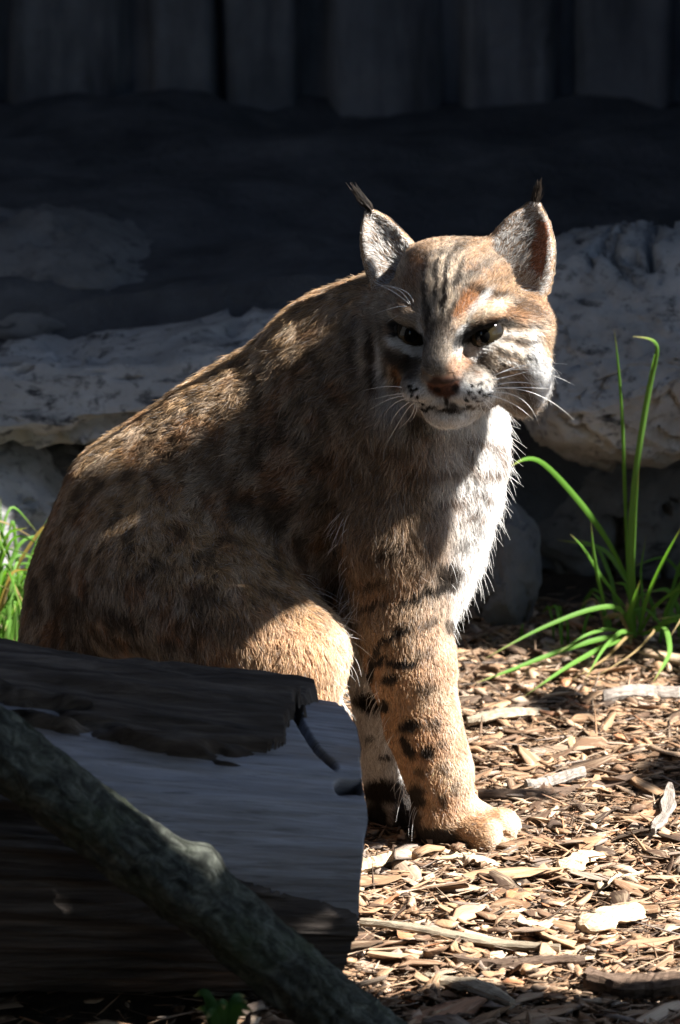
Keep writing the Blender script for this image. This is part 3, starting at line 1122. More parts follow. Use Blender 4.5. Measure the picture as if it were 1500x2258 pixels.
fm = Mat("bobcat_fur")
fa = fm.n("ShaderNodeAttribute", attribute_name="fur_color")
fm.set(fa.outputs["Vector"], .55, .35)
tr = fm.n("ShaderNodeBsdfTranslucent")
fm.l(fa.outputs["Vector"], tr.inputs["Color"])
mx = fm.n("ShaderNodeMixShader")
mx.inputs[0].default_value = .36
fm.l(fm.b.outputs[0], mx.inputs[1])
fm.l(tr.outputs[0], mx.inputs[2])
fm.l(mx.outputs[0], fm.out.inputs["Surface"])

NFUR = 640000
T0, T1, T2, T3 = V[Q[:, 0]], V[Q[:, 1]], V[Q[:, 2]], V[Q[:, 3]]
area = .5 * (np.linalg.norm(np.cross(T1 - T0, T2 - T0), axis=1) + np.linalg.norm(np.cross(T2 - T0, T3 - T0), axis=1))
cen = (T0 + T1 + T2 + T3) * .25
qh = to_head(cen)
dens = area * np.where((qh[:, 2] > -70) & (np.abs(qh[:, 0]) < 260) & (qh[:, 1] > -220), 2.6, 1.0)
ncam = NV[Q[:, 0]]
vd = CAM - cen
vd = vd / np.linalg.norm(vd, axis=1, keepdims=True)
dens = dens * np.where((ncam * vd).sum(1) < -.35, .22, 1.0)     # thinner coat on the far side
pc_ = to_px(cen)
dens = dens * np.where((pc_[:, 1] > 1600) & (pc_[:, 0] < 740), .2, 1.0)
dens = dens * np.where(cen[:, 2] < .004, .2, 1.0)
fi = RNG.choice(len(Q), NFUR, p=dens / dens.sum())
a_, b_ = RNG.random((2, NFUR, 1))
roots = ((T0[fi] * (1 - a_) + T1[fi] * a_) * (1 - b_) + (T3[fi] * (1 - a_) + T2[fi] * a_) * b_).astype(np.float32)
nrm = (NV[Q[fi, 0]] * (1 - a_) + NV[Q[fi, 1]] * a_) * (1 - b_) + (NV[Q[fi, 3]] * (1 - a_) + NV[Q[fi, 2]] * a_) * b_
nrm /= np.linalg.norm(nrm, axis=1, keepdims=True)
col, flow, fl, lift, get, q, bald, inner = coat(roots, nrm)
u, v, w = q[:, 0], q[:, 1], q[:, 2]
headw = np.clip(get('head', 'ruff', 'pad', 'nose', 'chin', 'jaw'), 0, 1)
# on the face the coat runs back from the nose; on the ruff outwards and down
mid_ = smooth01(np.abs(u), 28, 55)
vy_up, vy_dn = v + 60, np.where(v > 20, v - 10, (v - 20) * .8 - 6)
fd = np.stack([u, vy_up * (1 - mid_) + vy_dn * mid_, np.full(NFUR, -20.)], 1)
fd /= np.linalg.norm(fd, axis=1, keepdims=True)
rf = get('ruff')
fd = fd + rf[:, None] * np.array([0, -.9, -.1])[None] + get('chin', 'jaw')[:, None] * np.array([0, -.8, 0])[None]
fd = fd @ HR.T
flow = flow + headw[:, None] * fd
# inside the ears long pale hair sweeps up and outwards
for k, e in enumerate(EARS):
    dirv = HR @ (e['ax'] * .7 + (e['sd'] if k == 1 else -e['sd']) * .5 + e['od'] * .4)
    mk = (inner > .4) & ((u < 0) if k == 0 else (u > 0))
    flow[mk] = dirv
    d3 = q[mk] - e['base']
    tq = np.clip((d3 @ e['ax']) / e['L'], 0, .97)
    sq = np.abs(d3 @ e['sd']) / (e['rb'] * e['f'](tq) + 4)
    fl[mk] = .017 * np.clip(1.02 - sq ** 2, .10, 1) * np.clip(1.15 - tq, .2, 1)
    lift[mk] = .22
    hsel = np.where(mk)[0]
    pale = RNG.random(len(hsel)) < .6
    col[hsel[pale]] = WHITE * .72
    col[hsel[~pale]] = BROWN * .9
    if k == 1:                      # bare reddish skin shows at the outer side of this ear
        sg_ = (d3 @ e['sd']) / (e['rb'] * e['f'](tq) + 4)
        red = (sg_ > .12) & (sg_ < .74) & (tq > .12) & (tq < .82)
        col[hsel[red]] = np.array([.36, .16, .09])
        fl[hsel[red]] = .003
clump = np.stack([fbm(roots * 90, 2, s) for s in (51, 52, 53)], 1)
fine = np.stack([fbm(roots * 260, 2, s) for s in (61, 62, 63)], 1)
flow = flow / (np.linalg.norm(flow, axis=1, keepdims=True) + 1e-6)
flow = flow + .45 * clump + .35 * fine + .16 * RNG.normal(size=(NFUR, 3))
t = flow - nrm * (flow * nrm).sum(1, keepdims=True)
t /= np.linalg.norm(t, axis=1, keepdims=True) + 1e-6
chf = get('chest')
fl = fl * (1 - chf * (1 - np.clip(smooth01(nrm[:, 0], .30, .75), .42, 1)))
L = fl * (.55 + .7 * RNG.random(NFUR)) * (1 + .25 * clump[:, 0])
guard = RNG.random(NFUR) < .05
L = np.where(guard & (headw < .4), L * 1.35, L)
lift = lift * (.6 + .8 * RNG.random(NFUR))
keep = (bald < .3) & (L > .0012)
keep &= ~((inner > .4) & (RNG.random(NFUR) < .25))
K = 4
ss = np.linspace(0, 1, K)[None, :, None]
up_ = nrm[:, None, :] * (lift[:, None, None] * (1.25 * ss - .75 * ss ** 2))
al = t[:, None, :] * (.35 * ss + .65 * ss ** 1.3)
pts = roots[:, None, :] + L[:, None, None] * (up_ + al) + L[:, None, None] * .10 * ss ** 2 * RNG.normal(size=(NFUR, 1, 3))
pts[:, :, 2] = np.maximum(pts[:, :, 2], .002)
rr = (.00016 + .00008 * RNG.random((NFUR, 1))) * np.where(headw[:, None] > .5, .72, 1.0)
rad = rr * np.array([1.0, .95, .75, .15])[None]
br = np.exp(.28 * RNG.normal(size=(NFUR, 1)))
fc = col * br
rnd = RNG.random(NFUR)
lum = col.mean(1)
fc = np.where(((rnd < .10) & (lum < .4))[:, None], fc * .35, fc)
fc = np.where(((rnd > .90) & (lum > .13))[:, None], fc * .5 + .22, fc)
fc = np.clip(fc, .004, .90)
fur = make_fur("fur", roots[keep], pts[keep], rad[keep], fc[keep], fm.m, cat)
tag(fur, kind="stuff")

# ---- long pale guard hairs on the breast, belly edge, elbow and knee
gsel = np.where(((get('chest') > .35) & (nrm[:, 0] > .6) | (get('thigh') > .6) & (nrm[:, 0] > .75) | (get('arm', 'legR') > .5) & (nrm[:, 0] < -.75) | (get('ruff') > .6) & (v < -60))
                & (RNG.random(NFUR) < .008))[0]
ng = len(gsel)
gl_ = np.where(get('ruff')[gsel] > .5, .016, .026) * (.6 + .7 * RNG.random(ng))
gt = t[gsel] + .25 * RNG.normal(size=(ng, 3))
s5 = np.linspace(0, 1, 5)[None, :, None]
gp = roots[gsel][:, None, :] + gl_[:, None, None] * (nrm[gsel][:, None, :] * (.75 * s5 - .15 * s5 ** 2) + gt[:, None, :] * (.4 * s5 + .35 * s5 ** 2))
gp[:, :, 2] = np.maximum(gp[:, :, 2], .002)
gfur = make_fur("guard_hair", None, gp, np.repeat(np.array([[.00016, .00016, .00014, .00010, .00004]]), ng, 0), np.repeat(WHITE[None] * .95, ng, 0), fm.m, cat)
tag(gfur, kind="stuff")

# ---- eyes
em = Mat("bobcat_eye")
oc = em.coord("Object")
sep = em.n("ShaderNodeSeparateXYZ")
em.l(oc, sep.inputs[0])
r2 = em.math('SQRT', em.math('ADD', em.math('POWER', sep.outputs[0], 2.0), em.math('POWER', sep.outputs[1], 2.0)))
rn = em.math('DIVIDE', r2, 42 * S)
ec = em.ramp(rn, [(0.0, (.004, .004, .004)), (.36, (.004, .004, .004)), (.42, (.026, .020, .010)), (.72, (.014, .011, .007)), (.80, (.01, .008, .006))])
em.set(ec, .08, .22)
for s, p in EYES:
    bm = bmesh.new()
    bmesh.ops.create_uvsphere(bm, u_segments=28, v_segments=18, radius=42 * S)
    me = bpy.data.meshes.new("eye")
    bm.to_mesh(me)
    bm.free()
    me.polygons.foreach_set("use_smooth", np.ones(len(me.polygons), dtype=bool))
    me.materials.append(em.m)
    o = bpy.data.objects.new("eye", me)
    COL.objects.link(o)
    o.parent = cat
    Rm = Matrix([[HR[i][j] for j in range(3)] for i in range(3)]).to_4x4()
    o.matrix_parent_inverse = Matrix.Translation(-Vector(cat.location))
    o.matrix_basis = Matrix.Translation(Vector(p)) @ Rm

# ---- ear tufts and whiskers
for k, e in enumerate(EARS):
    n = 130
    tipw = HC + HR @ ((e['base'] + e['ax'] * e['L'] * .97) * S)
    end = W(782, 408, tipw[1]) if k == 0 else W(1187, 398, tipw[1])
    r0 = tipw + RNG.normal(size=(n, 3)) * np.array([3.5, 4, 3.5]) * S
    ln_ = (end - tipw)
    frac = .45 + .6 * RNG.random((n, 1, 1))
    ss = np.linspace(0, 1, 5)[None, :, None]
    pp = r0[:, None, :] + ln_[None, None, :] * frac * ss + ss ** 1.5 * RNG.normal(size=(n, 1, 3)) * 3.0 * S
    pp += np.array([5, 0, 0])[None, None] * S * np.sin(ss * 5) * (1 if k == 0 else -.4)
    rad = np.repeat(np.array([[.00035, .00035, .0003, .00025, .0001]]), n, 0)
    cc = np.repeat(np.array([[.02, .014, .01]]), n, 0) * np.exp(.4 * RNG.normal(size=(n, 1)))
    make_fur("ear_tuft", None, pp, rad, cc, fm.m, cat)

wm = Mat("bobcat_whisker").set((.85, .84, .82), .4, .4)


def whisker(p0, p1, p2, w0, w2, r=.00045):
    """root, middle and end of a whisker as the eye sees them; w: how far out of the face"""
    a = HL(*FP(*p0, w0), w0)
    c_ = HL(*FP(*p2, w2), w2)
    wm_ = .5 * (w0 + w2) + 18
    b = HL(*FP(*p1, wm_), wm_)
    tt = np.linspace(0, 1, 9)[:, None]
    mid = 2 * b - .5 * (a + c_)
    path = a * (1 - tt) ** 2 + 2 * mid * tt * (1 - tt) + c_ * tt ** 2
    vs, fs = tube(path, r * (1 - .85 * tt[:, 0]))
    mesh_obj("whisker", vs, fs, wm.m, cat)


WHISK = [((1088, 830), (1160, 805), (1252, 803)), ((1090, 828), (1170, 815), (1268, 850)), ((1095, 855), (1170, 855), (1215, 858)),
         ((1085, 858), (1180, 868), (1266, 926)), ((1080, 866), (1150, 880), (1190, 940)), ((1078, 872), (1130, 890), (1176, 925)),
         ((1070, 880), (1090, 895), (1112, 915)), ((1066, 884), (1080, 900), (1092, 912)), ((1090, 850), (1150, 843), (1206, 856)),
         ((1086, 838), (1130, 828), (1190, 812)), ((1060, 890), (1064, 905), (1080, 920)),
         ((905, 868), (870, 870), (825, 880)), ((905, 876), (870, 890), (848, 915)), ((908, 884), (880, 905), (862, 935)),
         ((912, 890), (890, 915), (850, 985)), ((903, 860), (860, 852), (800, 862)), ((915, 893), (905, 920), (880, 945)),
         ((905, 872), (860, 880), (815, 905)), ((920, 896), (915, 915), (905, 930))]
for a3 in WHISK:
    whisker(*a3, 168, 70 if a3[0][0] > 980 else 90)
for a3 in (((912, 668), (890, 640), (834, 628)), ((902, 670), (870, 645), (822, 620)), ((900, 676), (870, 678), (820, 694)),
           ((898, 688), (878, 695), (852, 712)), ((906, 672), (880, 640), (846, 632))):
    whisker(*a3, 118, 120, r=.00042)

# ------------------------------------------------------------------ wood chips
def chip_proto(seed):
    r = np.random.default_rng(seed)
    ns = 4
    xs_ = np.linspace(-.5, .5, ns)
    wprof = np.clip(1 - (np.abs(xs_) * 2) ** (2.2 + 2 * r.random()) * (.35 + .6 * r.random()), .12, 1) * (.85 + .3 * r.random(ns))
    bow = .10 * r.normal() * (xs_ ** 2 * 4 - .5)
    bowz = .16 * r.normal() * (xs_ ** 2 * 4 - .5)
    tw = .5 * r.normal() * xs_
    vs, uvs = [], []
    for i in range(ns):
        for (a, b) in ((-.5, 0), (.0, .5 + .25 * r.normal()), (.5, 0), (.0, -.5)):
            yv = a * wprof[i] + bow[i] + .05 * r.normal()
            zv = b
            vs.append((xs_[i] + .06 * r.normal(), yv, zv + bowz[i] * 3 + tw[i] * a * 2))
            uvs.append((xs_[i], a))
    fs = []
    for i in range(ns - 1):
        for j in range(4):
            k = (j + 1) % 4
            fs.append((i * 4 + j, (i + 1) * 4 + j, (i + 1) * 4 + k, i * 4 + k))
    q = np.array(fs + [(0, 1, 2, 3), ((ns - 1) * 4 + 3, (ns - 1) * 4 + 2, (ns - 1) * 4 + 1, (ns - 1) * 4)])
    return np.array(vs), q, np.array(uvs)


def chip_material(name, per_object):
    m = Mat(name)
    if per_object:
        tone = m.n("ShaderNodeObjectInfo").outputs["Random"]
    else:
        tone = m.n("ShaderNodeAttribute", attribute_name="tone").outputs["Fac"]
    c = m.ramp(tone, [(0.0, (0.031, 0.019, 0.013)), (.12, (0.089, 0.050, 0.030)), (.27, (0.167, 0.094, 0.052)), (.44, (0.262, 0.149, 0.081)),
                      (.60, (0.356, 0.219, 0.123)), (.72, (0.199, 0.165, 0.144)), (.82, (0.378, 0.250, 0.155)), (.93, (0.545, 0.415, 0.299)), (.985, (0.314, 0.129, 0.057))])
    m.nt.nodes[-1].color_ramp.interpolation = 'LINEAR'
    uv = m.n("ShaderNodeAttribute", attribute_name="grain").outputs["Vector"]
    g = m.noise(m.mapping(uv, (3, 22, 6)), 1.0, 5, .65)
    c = m.mix(m.ramp(g, [(.30, (.75, .75, .75)), (.55, (0, 0, 0))]), c, (.07, .042, .025))
    g2 = m.noise(m.mapping(uv, (2, 5, 2)), 1.0, 3)
    c = m.mix(m.ramp(g2, [(.5, (0, 0, 0)), (.8, (.6, .6, .6))]), c, (.52, .40, .27))
    m.set(c, .8, .25)
    m.bump(g, .5, .002)
    return m.m


CH_STUFF = chip_material("wood_chip_mulch", False)
CH_OBJ = chip_material("wood_chip_wood", True)
PROT = [chip_proto(200 + i) for i in range(16)]
NCH = 40000
r = np.random.default_rng(77)
ln = np.clip(np.exp(r.normal(-4.08, .64, NCH)), .004, .12)
shred = r.random(NCH) < .42
wd = np.clip(ln * np.exp(r.normal(-1.15, .55, NCH)), .0015, .026)
wd = np.where(shred, np.clip(ln * .085 * np.exp(.4 * r.normal(size=NCH)), .0006, .003), wd)
ln = np.where(shred, ln * 1.5, ln)
thk = np.clip(wd * np.exp(r.normal(-1.3, .35, NCH)), .0008, .006)
wide = r.random(NCH)
cxp = np.where(wide < .80, r.uniform(-.12, .50, NCH), r.uniform(-.75, .95, NCH))
cyp = np.where(wide < .80, r.uniform(-.72, .92, NCH), r.uniform(-1.05, 1.0, NCH))
order = np.argsort(-ln)                   # big ones first (lower), small ones on top mixed
lay = r.random(NCH) ** 1.3 * .016
czp = ground_h(cxp, cyp) + .003 + lay
yaw = r.uniform(0, math.pi, NCH)
yaw = np.where(r.random(NCH) < .55, r.normal(.1, .5, NCH), yaw)
pt = r.normal(0, .20, NCH)
rl = r.normal(0, .30, NCH)
tone = r.random(NCH) ** 1.15
pid = r.integers(0, len(PROT), NCH)
cy_, sy_ = np.cos(yaw), np.sin(yaw)
cp_, sp_ = np.cos(pt), np.sin(pt)
cr_, sr_ = np.cos(rl), np.sin(rl)
Rm = np.zeros((NCH, 3, 3))
Rm[:, 0, 0] = cy_ * cp_; Rm[:, 0, 1] = cy_ * sp_ * sr_ - sy_ * cr_; Rm[:, 0, 2] = cy_ * sp_ * cr_ + sy_ * sr_
Rm[:, 1, 0] = sy_ * cp_; Rm[:, 1, 1] = sy_ * sp_ * sr_ + cy_ * cr_; Rm[:, 1, 2] = sy_ * sp_ * cr_ - cy_ * sr_
Rm[:, 2, 0] = -sp_; Rm[:, 2, 1] = cp_ * sr_; Rm[:, 2, 2] = cp_ * cr_
scl = np.stack([ln, wd, thk], 1)
cpx = to_px(np.stack([cxp, cyp, czp], 1))
vis = (cpx[:, 0] > 800) & (cpx[:, 0] < 1490) & (cpx[:, 1] > 1480) & (cpx[:, 1] < 2250) & ~((cpx[:, 0] < 1150) & (cpx[:, 1] < 1890)) & (lay > .007)
score = np.where(vis, ln * wd * (1 + 0 * ln) * (4.4 / (4.37 + cyp)) ** 2, 0)
single = np.argsort(-score)[:300]
is_single = np.zeros(NCH, bool)
is_single[single] = True
CH_ME = []
for i, (pv, pf, pu) in enumerate(PROT):
    ob = mesh_obj("wood_chip", pv, pf, CH_OBJ, smooth=False,
                  attrs={"grain": np.stack([pu[:, 0] + i, pu[:, 1], np.full(len(pu), i * .7)], 1)})
    CH_ME.append(ob.data)
    bpy.data.objects.remove(ob)
for k in single:
    o = bpy.data.objects.new("wood_chip", CH_ME[pid[k]])
    COL.objects.link(o)
    o.parent = ground
    Mx = Matrix([[Rm[k][i][j] * scl[k][j] for j in range(3)] + [(cxp[k], cyp[k], czp[k])[i]] for i in range(3)] + [[0, 0, 0, 1]])
    o.matrix_basis = Mx
av, af, ag, at2, base = [], [], [], [], 0
for i, (pv, pf, pu) in enumerate(PROT):
    ks = np.where((pid == i) & ~is_single)[0]
    P = np.einsum('kij,knj->kni', Rm[ks], pv[None] * scl[ks][:, None, :]) + np.stack([cxp, cyp, czp], 1)[ks][:, None, :]
    nv_ = pv.shape[0]
    av.append(P.reshape(-1, 3))
    af.append((pf[None] + (np.arange(len(ks)) * nv_)[:, None, None]).reshape(-1, 4) + base)
    gr = np.stack([np.repeat(pu[None, :, 0], len(ks), 0), np.repeat(pu[None, :, 1], len(ks), 0), np.zeros((len(ks), nv_))], -1)
    gr[..., 2] = (ks * .37)[:, None]
    gr[..., 0] += (ks * .61 % 37)[:, None]
    ag.append(gr.reshape(-1, 3))
    at2.append(np.repeat(tone[ks], nv_))
    base += len(ks) * nv_
mulch = mesh_obj("wood_chips", np.concatenate(av), np.concatenate(af), CH_STUFF, ground, smooth=False,
                 attrs={"grain": np.concatenate(ag), "tone": np.concatenate(at2)})
tag(mulch, kind="stuff")

# ------------------------------------------------------------------ single sticks, bark strips and pale chunks on the mulch
def wood_mat(name, c0, c1, c2):
    m = Mat(name)
    uv = m.n("ShaderNodeAttribute", attribute_name="grain").outputs["Vector"]
    g = m.noise(m.mapping(uv, (4, 30, 4)), 1.0, 6, .65, .3)
    m.set(m.ramp(g, [(.30, c0), (.5, c1), (.72, c2)]), .85, .2)
    m.bump(g, .6, .003)
    return m.m


M_STICK = wood_mat("weathered_stick", (.10, .075, .05), (.26, .21, .15), (.38, .32, .24))
M_BARK = wood_mat("brown_bark", (.025, .016, .011), (.085, .055, .038), (.17, .12, .085))
M_PALE = wood_mat("fresh_wood", (.26, .17, .10), (.46, .35, .23), (.62, .52, .38))
M_GREYW = wood_mat("grey_bark", (.09, .075, .065), (.20, .17, .145), (.34, .30, .26))


def lie(pts_px, width, thick, mat, name, label, category, lift=.012, seed=1, taper=.5, curl=0.0):
    """a flat strip lying on the mulch along ground points seen at pts_px"""
    r_ = np.random.default_rng(seed)
    ctrl = np.array([G(px, py, lift) for px, py in pts_px])
    n = 26
    tpar = np.linspace(0, len(ctrl) - 1, n)
    P = np.stack([np.interp(tpar, np.arange(len(ctrl)), ctrl[:, i]) for i in range(3)], 1)
    for _ in range(3):
        P[1:-1] = (P[:-2] + 2 * P[1:-1] + P[2:]) / 4
    tg = np.gradient(P, axis=0)
    tg /= np.linalg.norm(tg, axis=1, keepdims=True)
    sd = np.cross(np.array([0, 0, 1.0]), tg)
    sd /= np.linalg.norm(sd, axis=1, keepdims=True)
    s_ = np.linspace(0, 1, n)
    wv = width * (1 - taper * np.abs(2 * s_ - 1) ** 3) * (1 + .38 * vnoise(np.stack([s_ * 4.5, s_ * 0 + seed, s_ * 0], 1), seed) + .2 * vnoise(np.stack([s_ * 13, s_ * 0 + seed, s_ * 0], 1), seed + 1))
    prof = [(-.5, .1), (-.38, .75), (.05, 1.0 + .2 * r_.normal()), (.40, .7), (.5, .0), (.3, -.5), (-.35, -.5)]
    vs, gr, fs = [], [], []
    for i in range(n):
        for (a, b) in prof:
            zz = b * thick + curl * (abs(a) * 2) ** 2 * width
            e = 1 if 0 < i < n - 1 else .8
            vs.append(P[i] + sd[i] * a * wv[i] * e + np.array([0, 0, zz + .0005 * r_.normal() + .003 * math.sin(s_[i] * 5 + seed)]))
            gr.append((s_[i] * 2 + seed, a * .5, seed))
    m_ = len(prof)
    for i in range(n - 1):
        for j in range(m_):
            k = (j + 1) % m_
            fs.append((i * m_ + j, i * m_ + k, (i + 1) * m_ + k, (i + 1) * m_ + j))
    fs.append(tuple(range(m_))[::-1])
    fs.append(tuple(range((n - 1) * m_, n * m_)))
    o = mesh_obj(name, vs, fs, mat, attrs={"grain": gr}, smooth=False)
    return tag(o, label, category)


lie([(795, 2040), (1000, 2062), (1235, 2092)], .011, .005, M_STICK, "stick", "long straight pale stick lying across the wood chips below the paws", "stick", .018, 1, .3)
lie([(1055, 1760), (1180, 1752), (1290, 1738), (1395, 1722)], .020, .007, M_BARK, "bark_strip", "dark brown strip of bark lying behind the bobcat's front paw", "bark", .016, 2)
lie([(1160, 1735), (1215, 1722), (1290, 1712)], .022, .006, M_GREYW, "bark_strip", "short grey piece of bark beside the dark strip behind the front paw", "bark", .020, 3)
lie([(770, 1912), (840, 1900), (905, 1888)], .016, .006, M_PALE, "wood_splinter", "pale flat splinter next to the cut end of the log", "splinter", .016, 4)
lie([(1240, 1915), (1280, 1900), (1322, 1880)], .034, .004, M_PALE, "wood_chunk", "bright pale wood chunk lying right of the front paw", "wood chunk", .018, 5, .8)
lie([(1290, 2050), (1340, 2030), (1405, 1995)], .040, .005, M_PALE, "wood_chunk", "big bright split wood chunk near the right edge of the mulch", "wood chunk", .018, 6, .7)
lie([(1340, 1955), (1362, 1930), (1420, 1918)], .004, .002, M_PALE, "twig", "thin white curved twig between the two bright wood chunks", "twig", .022, 7)
lie([(1440, 1840), (1470, 1790), (1478, 1735)], .013, .006, M_GREYW, "bark_strip", "grey strip of bark standing out at the right edge of the photo", "bark", .022, 8)
lie([(1290, 2168), (1400, 2180), (1520, 2185)], .030, .012, M_BARK, "bark_strip", "dark thick piece of bark in the shade at the bottom right corner", "bark", .018, 9, .5, .2)
lie([(1000, 2112), (1140, 2128), (1290, 2122)], .016, .006, M_BARK, "bark_strip", "long dark strip of bark below the pale straight stick", "bark", .016, 10)
lie([(940, 2150), (1040, 2180), (1130, 2215)], .020, .006, M_STICK, "wood_splinter", "long tan splinter slanting down near the bottom of the mulch", "splinter", .016, 11)
lie([(1030, 1590), (1130, 1578), (1210, 1566)], .020, .006, M_STICK, "wood_splinter", "pale tan splinter behind the foreleg, beneath the long grass blades", "splinter", .018, 12)
lie([(1330, 1545), (1420, 1530), (1520, 1528)], .020, .008, M_GREYW, "stick", "grey stick half buried below the tall grass at the right edge", "stick", .016, 13)
lie([(945, 1878), (1010, 1884), (1050, 1880)], .012, .003, M_PALE, "wood_splinter", "thin white splinter right under the near front paw", "splinter", .014, 14)
lie([(1040, 1895), (1090, 1888), (1140, 1876)], .012, .004, M_GREYW, "wood_splinter", "grey splinter under the toes of the near front paw", "splinter", .012, 15)

# ------------------------------------------------------------------ the cut log
lm = Mat("log_wood")
lu = lm.n("ShaderNodeAttribute", attribute_name="grain").outputs["Vector"]
l1 = lm.noise(lm.mapping(lu, (5, 34, 1)), 1.6, 8, .68, .6)
l2 = lm.noise(lm.mapping(lu, (2.2, 6, 1)), 1.8, 5, .6, .6)
l3 = lm.noise(lm.mapping(lu, (9, 90, 1)), 1.5, 5, .65, .5)
lcol = lm.ramp(l1, [(.25, (.072, .068, .072)), (.48, (.145, .146, .165)), (.72, (.245, .25, .29))])
lcol = lm.mix(lm.ramp(l2, [(.50, (0, 0, 0)), (.70, (.8, .8, .8))]), lcol, (.11, .08, .062))
lcol = lm.mix(lm.ramp(l3, [(.33, (.85, .85, .85)), (.44, (0, 0, 0))]), lcol, (.03, .026, .026))
lm.set(lcol, .48, .6)
lm.bump(l1, .55, .006)
bk = Mat("log_bark")
bu = bk.n("ShaderNodeAttribute", attribute_name="grain").outputs["Vector"]
b1 = bk.noise(bk.mapping(bu, (4, 34, 1)), 1.6, 7, .7, .4)
bk.set(bk.ramp(b1, [(.30, (.014, .011, .010)), (.5, (.052, .042, .036)), (.72, (.125, .105, .092))]), .9, .2)
bk.bump(b1, .9, .012)

LR = W(733, 1857, -.42)
LL = W(0, 1815, -.49)
LAX = (LR - LL) / np.linalg.norm(LR - LL)
LH = np.linalg.norm(LR - LL)
LSD = np.cross(LAX, np.array([0, 0, 1.0])); LSD /= np.linalg.norm(LSD)     # towards the camera
LUP = np.cross(LSD, LAX)


def log_r(s, th):
    P = np.stack([s * 2.2, np.cos(th) * 1.3, np.sin(th) * 1.3], -1).reshape(-1, 3)
    G2 = np.stack([s * 3.0, th * 9.0, np.zeros_like(s)], -1).reshape(-1, 3)
    G3 = np.stack([s * 5.0, th * 30.0, np.zeros_like(s)], -1).reshape(-1, 3)
    sh = s.shape
    r_ = .128 + .060 * np.clip(LH - s, 0, 2) + .003 * fbm(P * 1.5, 3, 91).reshape(sh)
    r_ = r_ + .0013 * fbm(G2, 3, 93).reshape(sh) + .0005 * fbm(G3, 2, 95).reshape(sh)
    return r_


def log_pt(s, th, r_):
    return LL + LAX * s[..., None] + (LUP * np.sin(th)[..., None] + LSD * np.cos(th)[..., None]) * r_[..., None]


ns, nt = 260, 330
s1 = np.concatenate([np.linspace(-.75, -.06, 60), np.linspace(-.055, LH, ns - 60)])
th1 = np.linspace(0, 2 * math.pi, nt, endpoint=False)
SS, TH = np.meshgrid(s1, th1, indexing='ij')
RR = log_r(SS, TH)


def groove(pxy, width, depth):
    """carve a crack along points seen on the near side"""
    global RR
    P = log_pt(SS, TH, RR)
    near_ = (np.cos(TH) > -.2)
    q = to_px(P.reshape(-1, 3)).reshape(SS.shape + (2,))
    dmin = np.full(SS.shape, 1e9)
    for (a, b) in zip(pxy[:-1], pxy[1:]):
        a, b = np.array(a, float), np.array(b, float)
        ab = b - a
        t_ = np.clip(((q - a) @ ab) / (ab @ ab), 0, 1)
        dmin = np.minimum(dmin, np.linalg.norm(q - a - t_[..., None] * ab, axis=-1))
    RR = RR - depth * (1 - smooth01(dmin, width * .3, width)) * near_


groove([(648, 1568), (672, 1612), (700, 1655), (738, 1690)], 9, .014)
groove([(752, 1738), (792, 1738)], 16, .03)
ragged = .004 * fbm(np.stack([np.cos(th1) * 3, np.sin(th1) * 3, th1 * 0], 1), 3, 97)
SS[-1] += ragged
SS[-2] += ragged * .6
LP = log_pt(SS, TH, RR)
idx = np.arange(ns * nt).reshape(ns, nt)
nxt = np.roll(idx, -1, 1)
lf = np.stack([idx[:-1], idx[1:], nxt[1:], nxt[:-1]], -1).reshape(-1, 4)[:, ::-1]
gr = np.stack([SS, TH * .3, np.zeros_like(SS)], -1).reshape(-1, 3)
log = empty("cut_log", tuple(LL + np.array([0, 0, -.15])))
tag(log, "thick weathered cut log with dark bark on top, lying in front of the bobcat", "log")
mesh_obj("trunk", LP.reshape(-1, 3), lf, lm.m, log, attrs={"grain": gr})
# sawn end, rings of vertices drawn in to the heart
em_ = wood_mat("log_end_grain", (.06, .045, .035), (.16, .12, .09), (.27, .21, .16))
endv, endf, endg = [], [], []
for k in range(9):
    f_ = 1 - k / 8
    ring = LP[-1] * f_ + (LL + LAX * LH)[None] * (1 - f_) + LAX[None] * (.004 * np.sin(k * 2.1) * (k > 0)) + LAX[None] * .0004
    endv.append(ring)
    endg.append(np.stack([th1 * .2, np.full(nt, f_ * 1.5), th1 * 0], 1))
ei = np.arange(9 * nt).reshape(9, nt)
en = np.roll(ei, -1, 1)
mesh_obj("sawn_end", np.concatenate(endv), np.stack([ei[:-1], ei[1:], en[1:], en[:-1]], -1).reshape(-1, 4)[:, ::-1], em_, log,
         attrs={"grain": np.concatenate(endg)})


def bark_patch(inside, h, seed):
    """bark on the log, the lower patch standing in for shade: kept where inside(px, py, theta) is positive, its rim dropping to the wood"""
    q = to_px(LP.reshape(-1, 3)).reshape(SS.shape + (2,))
    N3 = np.stack([SS * 9 + .8 * TH, TH * 6.3 + SS * 2, np.full_like(SS, seed)], -1).reshape(-1, 3)
    nz = fbm(N3, 4, seed).reshape(SS.shape)
    mval = inside(q[..., 0], q[..., 1], TH) + 30 * nz
    hh = h * smooth01(mval, -3, 16) * (1 + .45 * fbm(N3 * np.array([.6, 3, 1]), 4, seed + 2).reshape(SS.shape)) - .002
    BP = log_pt(SS, TH, RR + hh)
    ok = mval > -8
    okf = ok[:-1] & ok[1:] & np.roll(ok, -1, 1)[:-1] & np.roll(ok, -1, 1)[1:]
    f2 = lf.reshape(ns - 1, nt, 4)[okf]
    used = np.unique(f2)
    remap = np.full(ns * nt, -1)
    remap[used] = np.arange(len(used))
    mesh_obj("bark", BP.reshape(-1, 3)[used], remap[f2], bk.m, log, attrs={"grain": gr[used]})


